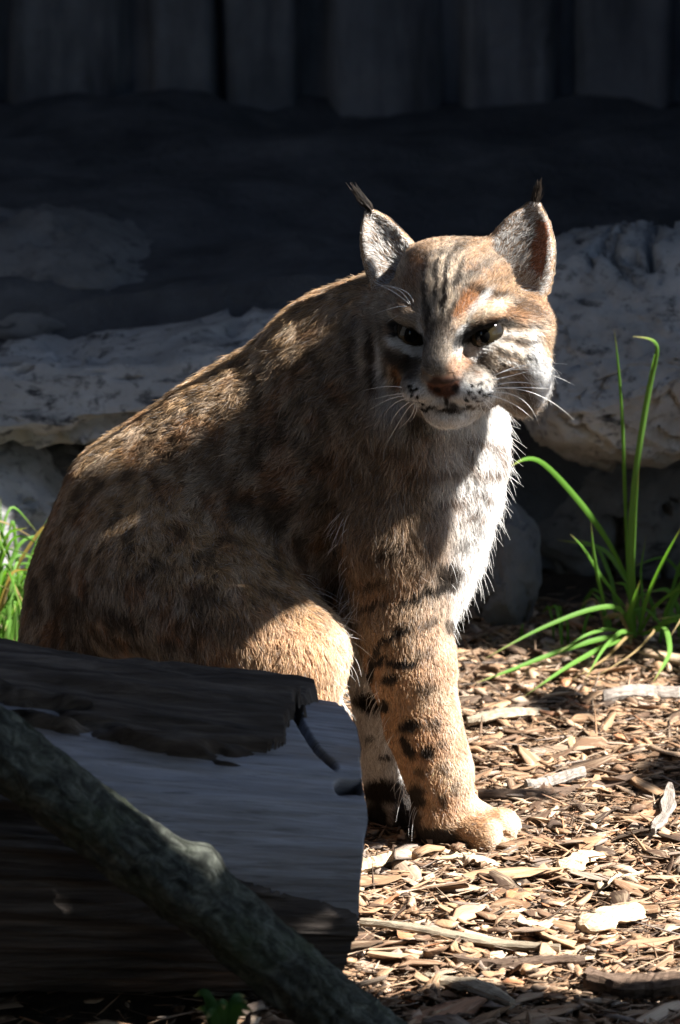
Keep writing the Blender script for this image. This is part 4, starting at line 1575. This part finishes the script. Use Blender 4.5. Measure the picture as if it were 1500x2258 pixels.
def _top(px, py, th):
    lower = np.interp(px, [-800, 0, 160, 330, 480, 585, 655, 720], [1560, 1562, 1590, 1632, 1662, 1688, 1580, 1565])
    bk_ = np.where((th > .3) & (th < 2.6), 1, -1)
    return np.where(bk_ > 0, np.minimum(lower - py, 3000), -60) - np.clip(px - 655, 0, 200) * .9


def _low_shade(px, py, th):
    upper = np.interp(px, [-800, 0, 300, 500, 640, 800], [1640, 1690, 1810, 1900, 1970, 2030])
    return np.where((th > 4.2) | (th < 1.2), py - upper, -60) - np.where(px > 790, 80, 0)


bark_patch(_top, .016, 301)
bark_patch(_low_shade, .010, 311)  # lower bark reaches high to darken the log where it lies in shade

# ------------------------------------------------------------------ mossy branch leaning in front of the log
bm_ = Mat("branch_bark")
ba = bm_.n("ShaderNodeAttribute", attribute_name="grain").outputs["Vector"]
n1 = bm_.noise(bm_.mapping(ba, (42, 16, 1)), 1.4, 8, .72, .9)
n2 = bm_.noise(bm_.mapping(ba, (9, 3, 1)), 1.2, 5, .6)
bcol = bm_.ramp(n1, [(.32, (.012, .013, .011)), (.48, (.05, .054, .045)), (.70, (.16, .17, .14))])
bcol = bm_.mix(bm_.ramp(n2, [(.5, (0, 0, 0)), (.7, (.7, .7, .7))]), bcol, (.055, .075, .03))
bm_.set(bcol, .9, .2)
bm_.bump(n1, 1.0, .014)
bp = np.array([W(-420, 1330, -.66), W(-200, 1490, -.67), W(0, 1655, -.68), W(200, 1800, -.68), W(400, 1950, -.685), W(590, 2105, -.69), W(770, 2258, -.69), W(870, 2345, -.69)])
tt = np.linspace(0, len(bp) - 1, 150)
BPt = np.stack([np.interp(tt, np.arange(len(bp)), bp[:, i]) for i in range(3)], 1)
for _ in range(40):
    BPt[1:-1] = (BPt[:-2] + 2 * BPt[1:-1] + BPt[2:]) / 4
btg = np.gradient(BPt, axis=0)
btg /= np.linalg.norm(btg, axis=1, keepdims=True)
ba1 = np.cross(btg, np.array([0, 1.0, 0])); ba1 /= np.linalg.norm(ba1, axis=1, keepdims=True)
ba2 = np.cross(btg, ba1)
nb = 64
tb = np.linspace(0, 2 * math.pi, nb, endpoint=False)
ln_b = np.concatenate([[0], np.cumsum(np.linalg.norm(np.diff(BPt, axis=0), axis=1))])
TB, LB = np.meshgrid(tb, ln_b)
PB = np.stack([LB * 9, np.cos(TB) * 1.2, np.sin(TB) * 1.2], -1).reshape(-1, 3)
rb_ = .0305 + .006 * np.exp(-((LB - ln_b[int(149 * 4.05 / 7)]) / .018) ** 2) * (1 + .6 * np.cos(TB)) + .004 * fbm(PB, 3, 121).reshape(TB.shape) + .0022 * fbm(PB * 6, 4, 125, .6).reshape(TB.shape)
kn = np.exp(-((LB - np.interp(3.05, np.arange(len(bp)) * 1.0, np.interp(np.arange(len(bp)) * 149 / (len(bp) - 1), np.arange(150), ln_b))) / .02) ** 2)
BV = BPt[:, None, :] + rb_[..., None] * (np.cos(TB)[..., None] * ba1[:, None] + np.sin(TB)[..., None] * ba2[:, None])
bi = np.arange(BV.shape[0] * nb).reshape(-1, nb)
bn = np.roll(bi, -1, 1)
branch = mesh_obj("mossy_branch", BV.reshape(-1, 3), np.stack([bi[:-1], bi[1:], bn[1:], bn[:-1]], -1).reshape(-1, 4), bm_.m,
                  attrs={"grain": np.stack([LB, TB * .1, TB * 0], -1).reshape(-1, 3)})
tag(branch, "greenish mossy branch slanting down across the front of the log", "branch")

# ------------------------------------------------------------------ grass
def grass_mat(name, c0, c1):
    m = Mat(name)
    u_ = m.n("ShaderNodeAttribute", attribute_name="along").outputs["Fac"]
    rn_ = m.n("ShaderNodeObjectInfo").outputs["Random"]
    c = m.mix(m.math('MULTIPLY', rn_, .8), c0, c1)
    tipc = m.ramp(u_, [(.80, (0, 0, 0)), (.97, (.8, .8, .8))])
    c = m.mix(tipc, c, (.22, .17, .07))
    m.set(c, .6, .2)
    t_ = m.n("ShaderNodeBsdfTranslucent")
    m.l(m.mix(1.0, c, (1.3, 1.4, .7), 'MULTIPLY'), t_.inputs["Color"])
    x_ = m.n("ShaderNodeMixShader")
    x_.inputs[0].default_value = .45
    m.l(m.b.outputs[0], x_.inputs[1])
    m.l(t_.outputs[0], x_.inputs[2])
    m.l(x_.outputs[0], m.out.inputs["Surface"])
    return m.m


M_GRASS = grass_mat("grass_blade_green", (.075, .185, .02), (.12, .24, .05))
M_WEED = grass_mat("weed_leaf", (.018, .055, .010), (.025, .07, .015))
M_DRY = grass_mat("grass_blade_dry", (.24, .16, .07), (.34, .26, .13))


def blade(parent, ctrl, width, mat=None, fold=.25):
    ctrl = np.array(ctrl, float)
    n = 22
    t_ = np.linspace(0, len(ctrl) - 1, n)
    P = np.stack([np.interp(t_, np.arange(len(ctrl)), ctrl[:, i]) for i in range(3)], 1)
    for _ in range(4):
        P[1:-1] = (P[:-2] + 2 * P[1:-1] + P[2:]) / 4
    tg = np.gradient(P, axis=0)
    tg /= np.linalg.norm(tg, axis=1, keepdims=True) + 1e-9
    face = np.array([.25, -1.0, .35]); face /= np.linalg.norm(face)
    sd = np.cross(tg, face)
    sd /= np.linalg.norm(sd, axis=1, keepdims=True) + 1e-9
    nn = np.cross(sd, tg)
    s_ = np.linspace(0, 1, n)
    wv = width * np.clip(np.minimum(.45 + 2.2 * s_, 1) * (1 - s_ ** 3.2), .04, 1)
    vs, fs = [], []
    for i in range(n):
        vs += [P[i] - sd[i] * wv[i] * .5, P[i] + nn[i] * wv[i] * fold, P[i] + sd[i] * wv[i] * .5]
    for i in range(n - 1):
        a = i * 3
        fs += [(a, a + 1, a + 4, a + 3), (a + 1, a + 2, a + 5, a + 4)]
    return mesh_obj("blade", vs, fs, mat or M_GRASS, parent, attrs={"along": np.repeat(s_, 3)})


def px_blade(parent, pts, y0, y1, wpx, mat=None):
    n = len(pts)
    ctrl = [W(p[0], p[1], y0 + (y1 - y0) * i / (n - 1)) for i, p in enumerate(pts)]
    return blade(parent, ctrl, wpx * .68 * S, mat)


gb = G(1395, 1425)
clump = empty("grass_clump", (float(gb[0]), float(gb[1]), 0))
tag(clump, "tall green grass clump with long bent blades in front of the boulder", "grass clump", "grass clumps")
y0 = float(gb[1]) - .03
for pts, y1, wp, mt in (
        ([(1398, 1400), (1388, 1270), (1392, 1120), (1412, 960), (1440, 810), (1455, 765), (1440, 745), (1395, 742)], y0 - .14, 26, None),
        ([(1402, 1400), (1396, 1250), (1402, 1120), (1410, 1030)], y0 - .14, 15, None),
        ([(1385, 1300), (1378, 1080), (1372, 900), (1362, 790), (1355, 728)], y0 - .14, 15, None),
        ([(1390, 1290), (1345, 1195), (1290, 1120), (1230, 1050), (1185, 1008), (1150, 1012), (1122, 1032)], y0 - .14, 24, None),
        ([(1380, 1340), (1318, 1260), (1285, 1205), (1258, 1178)], y0 - .14, 14, None),
        ([(1336, 1345), (1318, 1270), (1308, 1210), (1303, 1150)], y0 - .14, 17, None),
        ([(1400, 1390), (1365, 1332), (1290, 1345), (1180, 1390), (1065, 1455)], y0 - .16, 19, None),
        ([(1405, 1400), (1330, 1405), (1220, 1440), (1120, 1480), (1045, 1508)], y0 - .20, 19, None),
        ([(1405, 1400), (1340, 1420), (1250, 1470), (1150, 1540)], y0 - .26, 20, None),
        ([(1402, 1405), (1385, 1360), (1400, 1320), (1412, 1280)], y0 - .08, 24, None),
        ([(1405, 1400), (1370, 1390), (1330, 1430), (1290, 1500)], y0 - .22, 17, None),
        ([(1410, 1400), (1425, 1320), (1465, 1230), (1510, 1150)], y0 - .14, 17, None),
        ([(1410, 1400), (1440, 1340), (1490, 1300), (1540, 1290)], y0 - .05, 15, None),
        ([(1415, 1400), (1470, 1380), (1480, 1440), (1440, 1505)], y0 - .20, 26, None),
        ([(1420, 1400), (1490, 1360), (1540, 1400), (1560, 1470)], y0 - .15, 22, None),
        ([(1400, 1400), (1380, 1405), (1340, 1450), (1260, 1500)], y0 - .18, 12, M_DRY),
        ([(1410, 1395), (1450, 1385), (1400, 1440), (1310, 1495)], y0 - .2, 9, M_DRY),
        ([(1395, 1400), (1340, 1385), (1290, 1400), (1230, 1440)], y0 - .12, 14, None),
        ([(1395, 1400), (1370, 1340), (1350, 1300), (1335, 1275)], y0 - .02, 12, None),
        ([(1405, 1400), (1420, 1340), (1412, 1260), (1425, 1180)], y0 + .02, 11, None)):
    px_blade(clump, pts, y0, y1, wp, mt)
rg = np.random.default_rng(5)


def random_clump(cx, cy, n, hmin, hmax, wpx, label, spread=.07, lean=(0, 0), mat=None):
    e = empty("grass_clump", (cx, cy, 0))
    tag(e, label, "grass clump", "grass clumps")
    for k in range(n):
        a = rg.uniform(0, 2 * math.pi)
        bx, by = cx + rg.normal() * spread * .4, cy + rg.normal() * spread * .4
        h = rg.uniform(hmin, hmax)
        ln_ = np.array([math.cos(a), math.sin(a)]) * rg.uniform(.25, .9) * h + np.array(lean) * h
        ctrl = [(bx, by, -.004), (bx + ln_[0] * .12, by + ln_[1] * .12, h * .45), (bx + ln_[0] * .45, by + ln_[1] * .45, h * .85),
                (bx + ln_[0], by + ln_[1], h * rg.uniform(.55, 1.0))]
        blade(e, ctrl, wpx * S * rg.uniform(.6, 1.2), M_DRY if rg.random() < .12 else mat)
    return e


p = G(1500, 1420)
random_clump(p[0], p[1], 22, .05, .13, 14, "low tangled green grass at the foot of the boulder, by the right edge", .12, (-.2, -.3))
p = G(1300, 1405)
random_clump(p[0], p[1], 16, .03, .07, 11, "short sparse grass on the mulch between the bobcat and the tall clump", .10, (-.2, -.3))
p = G(-15, 1465)
random_clump(p[0], p[1], 60, .10, .23, 11, "bright green grass tuft at the left edge behind the log", .06, (.25, -.1))
p = G(-150, 1480)
random_clump(p[0], p[1], 22, .08, .2, 13, "second grass tuft left of the photo's left edge", .08, (.1, -.1))
# little weed on the ground under the branch
p = W(490, 2215, -.80)
weed = empty("weed", (float(p[0]), float(p[1]), 0))
tag(weed, "tiny green leafy weed in deep shade under the branch", "weed")
for k in range(9):
    a = k * 2.4
    rr_ = .012 + .006 * rg.random()
    zt = float(p[2]) + .01 * rg.normal()
    blade(weed, [(p[0], p[1], 0), (p[0] + .3 * rr_ * math.cos(a), p[1] + .3 * rr_ * math.sin(a), zt * .8),
                 (p[0] + rr_ * math.cos(a), p[1] + rr_ * math.sin(a), zt), (p[0] + 1.8 * rr_ * math.cos(a), p[1] + 1.8 * rr_ * math.sin(a), zt - .004)], .011, M_WEED, .1)

# ------------------------------------------------------------------ trees that throw the shade
tkm = Mat("tree_bark")
tkm.set(tkm.ramp(tkm.noise(tkm.mapping(tkm.coord(), (12, 12, 2)), 2, 6, .65), [(.3, (.04, .03, .022)), (.7, (.16, .125, .095))]), .9, .2)
lfm = Mat("tree_leaf")
lr_ = lfm.n("ShaderNodeNewGeometry").outputs["Random Per Island"]
lfc = lfm.mix(lr_, (.035, .075, .018), (.07, .12, .03))
lfm.set(lfc, .5, .3)


def leaf_cloud(blobs, n, size, seed, gaps=()):
    """leaves spread through ellipsoid clumps; none where a gap lets the sun through"""
    r_ = np.random.default_rng(seed)
    vol = np.array([b[1][0] * b[1][1] * b[1][2] for b in blobs])
    which = r_.choice(len(blobs), n, p=vol / vol.sum())
    d = r_.normal(size=(n, 3))
    d /= np.linalg.norm(d, axis=1, keepdims=True)
    d *= r_.random((n, 1)) ** .45
    P = np.array([b[0] for b in blobs])[which] + d * np.array([b[1] for b in blobs])[which]
    sdir = np.array(SUN_DIR)
    keep = np.ones(n, bool)
    for (g0, gr_) in gaps:
        rel = P - np.asarray(g0)
        al_ = rel @ sdir
        keep &= (np.linalg.norm(rel - al_[:, None] * sdir, axis=1) > gr_) | (al_ < 0)
    P = P[keep]
    n = len(P)
    ax = r_.normal(size=(n, 3)); ax[:, 2] -= .4
    ax /= np.linalg.norm(ax, axis=1, keepdims=True)
    up_ = r_.normal(size=(n, 3)) + np.array([.5, 0, .9])
    sd = np.cross(ax, up_); sd /= np.linalg.norm(sd, axis=1, keepdims=True)
    nn = np.cross(sd, ax)
    L_ = size * (.6 + .8 * r_.random((n, 1)))
    v = np.stack([P, P + ax * L_ * .35 + sd * L_ * .30 + nn * L_ * .06, P + ax * L_ * .8 + sd * L_ * .18 + nn * L_ * .02, P + ax * L_,
                  P + ax * L_ * .8 - sd * L_ * .18 + nn * L_ * .02, P + ax * L_ * .35 - sd * L_ * .30 + nn * L_ * .06], 1)
    f = np.arange(n * 6).reshape(n, 6)
    f = np.concatenate([f[:, [0, 1, 2, 3]], f[:, [0, 3, 4, 5]]])
    return v.reshape(-1, 3), f


def tree(base, limbs, blobs, n, size, seed, label, gaps=()):
    e = empty("leafy_tree", base)
    tag(e, label, "tree", "shade trees round the enclosure")
    vs, fs = tube(*limbs[0], sides=12)
    tr_ = mesh_obj("trunk", vs, fs, tkm.m, e)
    for path, rad in limbs[1:]:
        vs, fs = tube(path, rad, sides=8)
        mesh_obj("limb", vs, fs, tkm.m, e)
    v, f = leaf_cloud(blobs, n, size, seed, gaps)
    mesh_obj("crown", v, f, lfm.m, e, smooth=False)
    return e


SD = np.array(SUN_DIR)
E1 = np.cross(SD, np.array([0, 0, 1.0])); E1 /= np.linalg.norm(E1)
E2 = np.cross(E1, SD)
CELL = .0025


def in_poly(q, poly):
    x, y = q[:, 0], q[:, 1]
    inside = np.zeros(len(q), bool)
    n = len(poly)
    for i in range(n):
        (x0, y0_), (x1, y1_) = poly[i], poly[(i + 1) % n]
        if y0_ == y1_:
            continue
        c_ = ((y0_ > y) != (y1_ > y)) & (x < (x1 - x0) * (y - y0_) / (y1_ - y0_) + x0)
        inside ^= c_
    return inside


# surface points meant for sun and for shade; the crown leaves are fitted to them
SHADE_FLANK = [(606, 735), (596, 805), (570, 895), (445, 968), (330, 1005), (205, 1025), (120, 1130), (60, 1300), (30, 1520), (330, 1510),
               (440, 1478), (560, 1415), (640, 1360), (722, 1322), (775, 1420), (800, 1420), (850, 1345), (930, 1300), (985, 1200), (1005, 1100),
               (1020, 1010), (1000, 955), (900, 930), (830, 860), (805, 640), (700, 668)]
pv = to_px(V)
camdir = CAM - V
facing = (NV * camdir).sum(1) > 0
inA = in_poly(pv, SHADE_FLANK)
spot = ((pv[:, 0] - 262) ** 2 + (pv[:, 1] - 1168) ** 2 < 11 ** 2) | ((pv[:, 0] - 880) ** 2 + (pv[:, 1] - 1182) ** 2 < 13 ** 2)
shadeP = [V[facing & inA & ~spot]]
litP = [V[facing & (~inA | spot) & ((pv[:, 1] < 1520) | (pv[:, 0] > 780))]]
# only the points the sun meets first count; the rest lie in the animal's own shadow
_c = np.floor((np.stack([V @ E1, V @ E2], 1) + 2.0) / .006).astype(int)
_key = _c[:, 0] * 10000 + _c[:, 1]
_, _inv = np.unique(_key, return_inverse=True)
_top_h = np.full(_inv.max() + 1, -9.0)
np.maximum.at(_top_h, _inv, V @ SD)
first = (V @ SD) > _top_h[_inv] - .02
litP = [V[first & facing & (~inA | spot) & ((pv[:, 1] < 1520) | (pv[:, 0] > 780))]]
gg = np.stack(np.meshgrid(np.arange(560, 1560, 8.0), np.arange(1500, 2460, 8.0)), -1).reshape(-1, 2)
LIT_GROUND = [(800, 1890), (800, 2090), (755, 2138), (900, 2165), (1100, 2150), (1300, 2178), (1560, 2172), (1560, 1520), (1040, 1500), (1060, 1780), (1150, 1800), (1150, 1880)]
gl = in_poly(gg, LIT_GROUND)
SHADE_GROUND = [(560, 2190), (900, 2200), (1100, 2185), (1300, 2212), (1560, 2205), (1560, 2460), (400, 2460)]
gs = in_poly(gg, SHADE_GROUND)
litP.append(np.array([G(*q_, .01) for q_ in gg[gl]]))
shadeP.append(np.array([G(*q_, .01) for q_ in gg[gs]]))
shadeP.append(LP.reshape(-1, 3))
shadeP.append(np.array([W(px_, py_, y_) for px_ in range(420, 580, 12) for py_ in range(2130, 2300, 12) for y_ in (-.84, -.80, -.76)]))
BF = BV.reshape(-1, 3)
bq = to_px(BF)
nB = (BV - BPt[:, None, :]).reshape(-1, 3)
bl = in_poly(bq, [(200, 1745), (240, 1690), (400, 1815), (490, 1895), (430, 1950), (290, 1890)]) & (nB @ SD > 0) & (((CAM - BF) * nB).sum(1) > -.02)
litP.append(BF[bl])
shadeP.append(BF[~bl])
gr_pts = [W(px_, py_, y_) for px_ in range(1130, 1500, 20) for py_ in range(740, 1480, 20) for y_ in (.5, .58, .66)]
gr_pts += [W(px_, py_, y_) for px_ in range(-80, 70, 15) for py_ in range(1130, 1470, 15) for y_ in (.5, .58, .66)]
litP.append(np.array(gr_pts))


def plane(P): return np.stack([P @ E1, P @ E2], 1)


AB0 = np.array([-2.0, -2.0])
NA = int(4.0 / CELL)


def raster(Ps, grow):
    mk = np.zeros((NA, NA), bool)
    for P in Ps:
        ij = np.floor((plane(P) - AB0) / CELL).astype(int)
        ij = ij[(ij > grow).all(1) & (ij < NA - grow - 1).all(1)]
        mk[ij[:, 0], ij[:, 1]] = True
    out = mk.copy()
    for _ in range(grow):
        o2 = out.copy()
        o2[1:] |= out[:-1]; o2[:-1] |= out[1:]; o2[:, 1:] |= out[:, :-1]; o2[:, :-1] |= out[:, 1:]
        out = o2
    return out


# broken shade on the mulch towards the rocks
fg = np.stack(np.meshgrid(np.arange(1030, 1560, 6.0), np.arange(1470, 1780, 4.0)), -1).reshape(-1, 2)
fgw = np.array([G(*q_, .01) for q_ in fg])
fn_ = fbm(fgw * np.array([11, 5, 1]), 3, 611) + .35 * (1 - smooth01(fg[:, 1], 1500, 1760)) - .05
patch = fn_ > .12
shadeP.append(fgw[patch])
keepl = []
for P in litP:
    keepl.append(P)
gsel2 = litP[1]
gq = to_px(gsel2)
back = gq[:, 1] < 1780
fn2 = fbm(gsel2 * np.array([11, 5, 1]), 3, 611) + .35 * (1 - smooth01(gq[:, 1], 1500, 1760)) - .05
litP[1] = gsel2[~(back & (fn2 > .12))]
def shrink(mk, n_):
    for _ in range(n_):
        m2 = mk.copy()
        m2[1:] &= mk[:-1]; m2[:-1] &= mk[1:]; m2[:, 1:] &= mk[:, :-1]; m2[:, :-1] &= mk[:, 1:]
        mk = m2
    return mk


_q = to_head(litP[0])
is_head = (_q[:, 2] > -150) & (np.abs(_q[:, 0]) < 270) & (_q[:, 1] > -230)
lit_m = shrink(raster([litP[0][is_head]], 2), 4) | raster([litP[0][~is_head]] + litP[1:], 1)
shade_m = raster(shadeP, 2) & ~lit_m
cells = np.argwhere(shade_m)
NLF = 150000
rl_ = np.random.default_rng(401)
flank_cells = np.argwhere(raster([shadeP[0]], 2) & ~lit_m)
pick = cells[rl_.integers(0, len(cells), NLF)] + rl_.random((NLF, 2))
onf = rl_.random(NLF) < .65
pick[onf] = flank_cells[rl_.integers(0, len(flank_cells), onf.sum())] + rl_.random((onf.sum(), 2))
ab = AB0 + pick * CELL
P0 = ab[:, :1] * E1 + ab[:, 1:] * E2
zc = 1.32 + .36 * rl_.random(NLF)
P0 = P0 + SD * ((zc - P0[:, 2]) / SD[2])[:, None]
ax = rl_.normal(size=(NLF, 3)); ax[:, 2] *= .5
ax /= np.linalg.norm(ax, axis=1, keepdims=True)
nrm_l = SD[None] + .55 * rl_.normal(size=(NLF, 3))
sd_l = np.cross(ax, nrm_l); sd_l /= np.linalg.norm(sd_l, axis=1, keepdims=True)
nn_l = np.cross(sd_l, ax)
Lf = np.where(rl_.random((NLF, 1)) < .62, .004 + .009 * rl_.random((NLF, 1)), .016 + .034 * rl_.random((NLF, 1)))
lv = np.stack([P0 - ax * Lf * .5, P0 - ax * Lf * .15 + sd_l * Lf * .30 + nn_l * Lf * .06, P0 + ax * Lf * .3 + sd_l * Lf * .18, P0 + ax * Lf * .5,
               P0 + ax * Lf * .3 - sd_l * Lf * .18, P0 - ax * Lf * .15 - sd_l * Lf * .30 + nn_l * Lf * .06], 1)
ij = np.clip(np.floor((plane(lv.reshape(-1, 3)) - AB0) / CELL).astype(int), 0, NA - 1)
bad = lit_m[ij[:, 0], ij[:, 1]].reshape(NLF, 6).any(1)
for a_ in np.linspace(0, 1, 9):
    for b_ in (0, .25, .5, .75, 1):
        pq = (lv[:, 1] * (1 - b_) + lv[:, 5] * b_) * (1 - a_) + (lv[:, 2] * (1 - b_) + lv[:, 4] * b_) * a_
        if b_ == .5:
            pq = lv[:, 0] * (1 - a_) + lv[:, 3] * a_
        ij = np.clip(np.floor((plane(pq) - AB0) / CELL).astype(int), 0, NA - 1)
        bad |= lit_m[ij[:, 0], ij[:, 1]]
lv = lv[~bad]
lfi = np.arange(len(lv) * 6).reshape(-1, 6)
lfi = np.concatenate([lfi[:, [0, 1, 2, 3]], lfi[:, [0, 3, 4, 5]]])
shade_tree = empty("leafy_tree", (2.4, -1.7, 0))
tag(shade_tree, "unseen spreading leafy tree right of the camera, its crown shaped to dapple the bobcat and the log", "tree", "shade trees round the enclosure")
vs, fs = tube(np.array([(2.4, -1.7, -.1), (2.36, -1.66, .5), (2.2, -1.5, 1.1), (1.9, -1.3, 1.7), (1.7, -1.15, 2.3)]), np.array([.12, .10, .085, .06, .03]), sides=12)
mesh_obj("trunk", vs, fs, tkm.m, shade_tree)
for pth, rad_ in (([(2.2, -1.5, 1.1), (1.6, -1.0, 1.36), (1.05, -.72, 1.5), (.62, -.55, 1.5)], (.04, .026, .015, .006)),
                  ([(1.9, -1.3, 1.7), (1.3, -.95, 1.62), (.85, -.62, 1.55), (.45, -.5, 1.5)], (.035, .022, .012, .005)),
                  ([(1.9, -1.3, 1.7), (1.45, -.78, 2.0), (1.0, -.62, 1.8), (.75, -.52, 1.6), (.62, -.48, 1.55)], (.03, .016, .008, .005, .003))):
    vs, fs = tube(np.array(pth), np.array(rad_), sides=7)
    mesh_obj("limb", vs, fs, tkm.m, shade_tree)
mesh_obj("crown", lv.reshape(-1, 3), lfi, lfm.m, shade_tree, smooth=False)  # leaves laid out to cast the wanted shade

# tree added overhead, out of view, so its crown blocks skylight
tree((-1.9, 1.9, 0), [(np.array([(-1.9, 1.9, .2), (-1.85, 1.8, 1.2), (-1.6, 1.5, 2.2), (-1.2, 1.0, 3.0)]), np.array([.16, .14, .11, .07])),
                      (np.array([(-1.6, 1.5, 2.2), (-.9, .7, 2.7), (-.3, .2, 3.0)]), np.array([.07, .045, .02])),
                      (np.array([(-1.2, 1.0, 3.0), (-.6, 1.2, 3.3), (.1, 1.3, 3.4)]), np.array([.06, .04, .02])),
                      (np.array([(-1.6, 1.5, 2.2), (-1.4, .3, 2.6), (-1.2, -.6, 2.8)]), np.array([.06, .04, .02]))],
     [((-.4, .5, 3.1), (1.2, .8, .5)), ((-.2, 1.5, 3.4), (1.4, 1.0, .5))],
     11000, .11, 431, "tall unseen leafy tree added above the bobcat to block skylight")
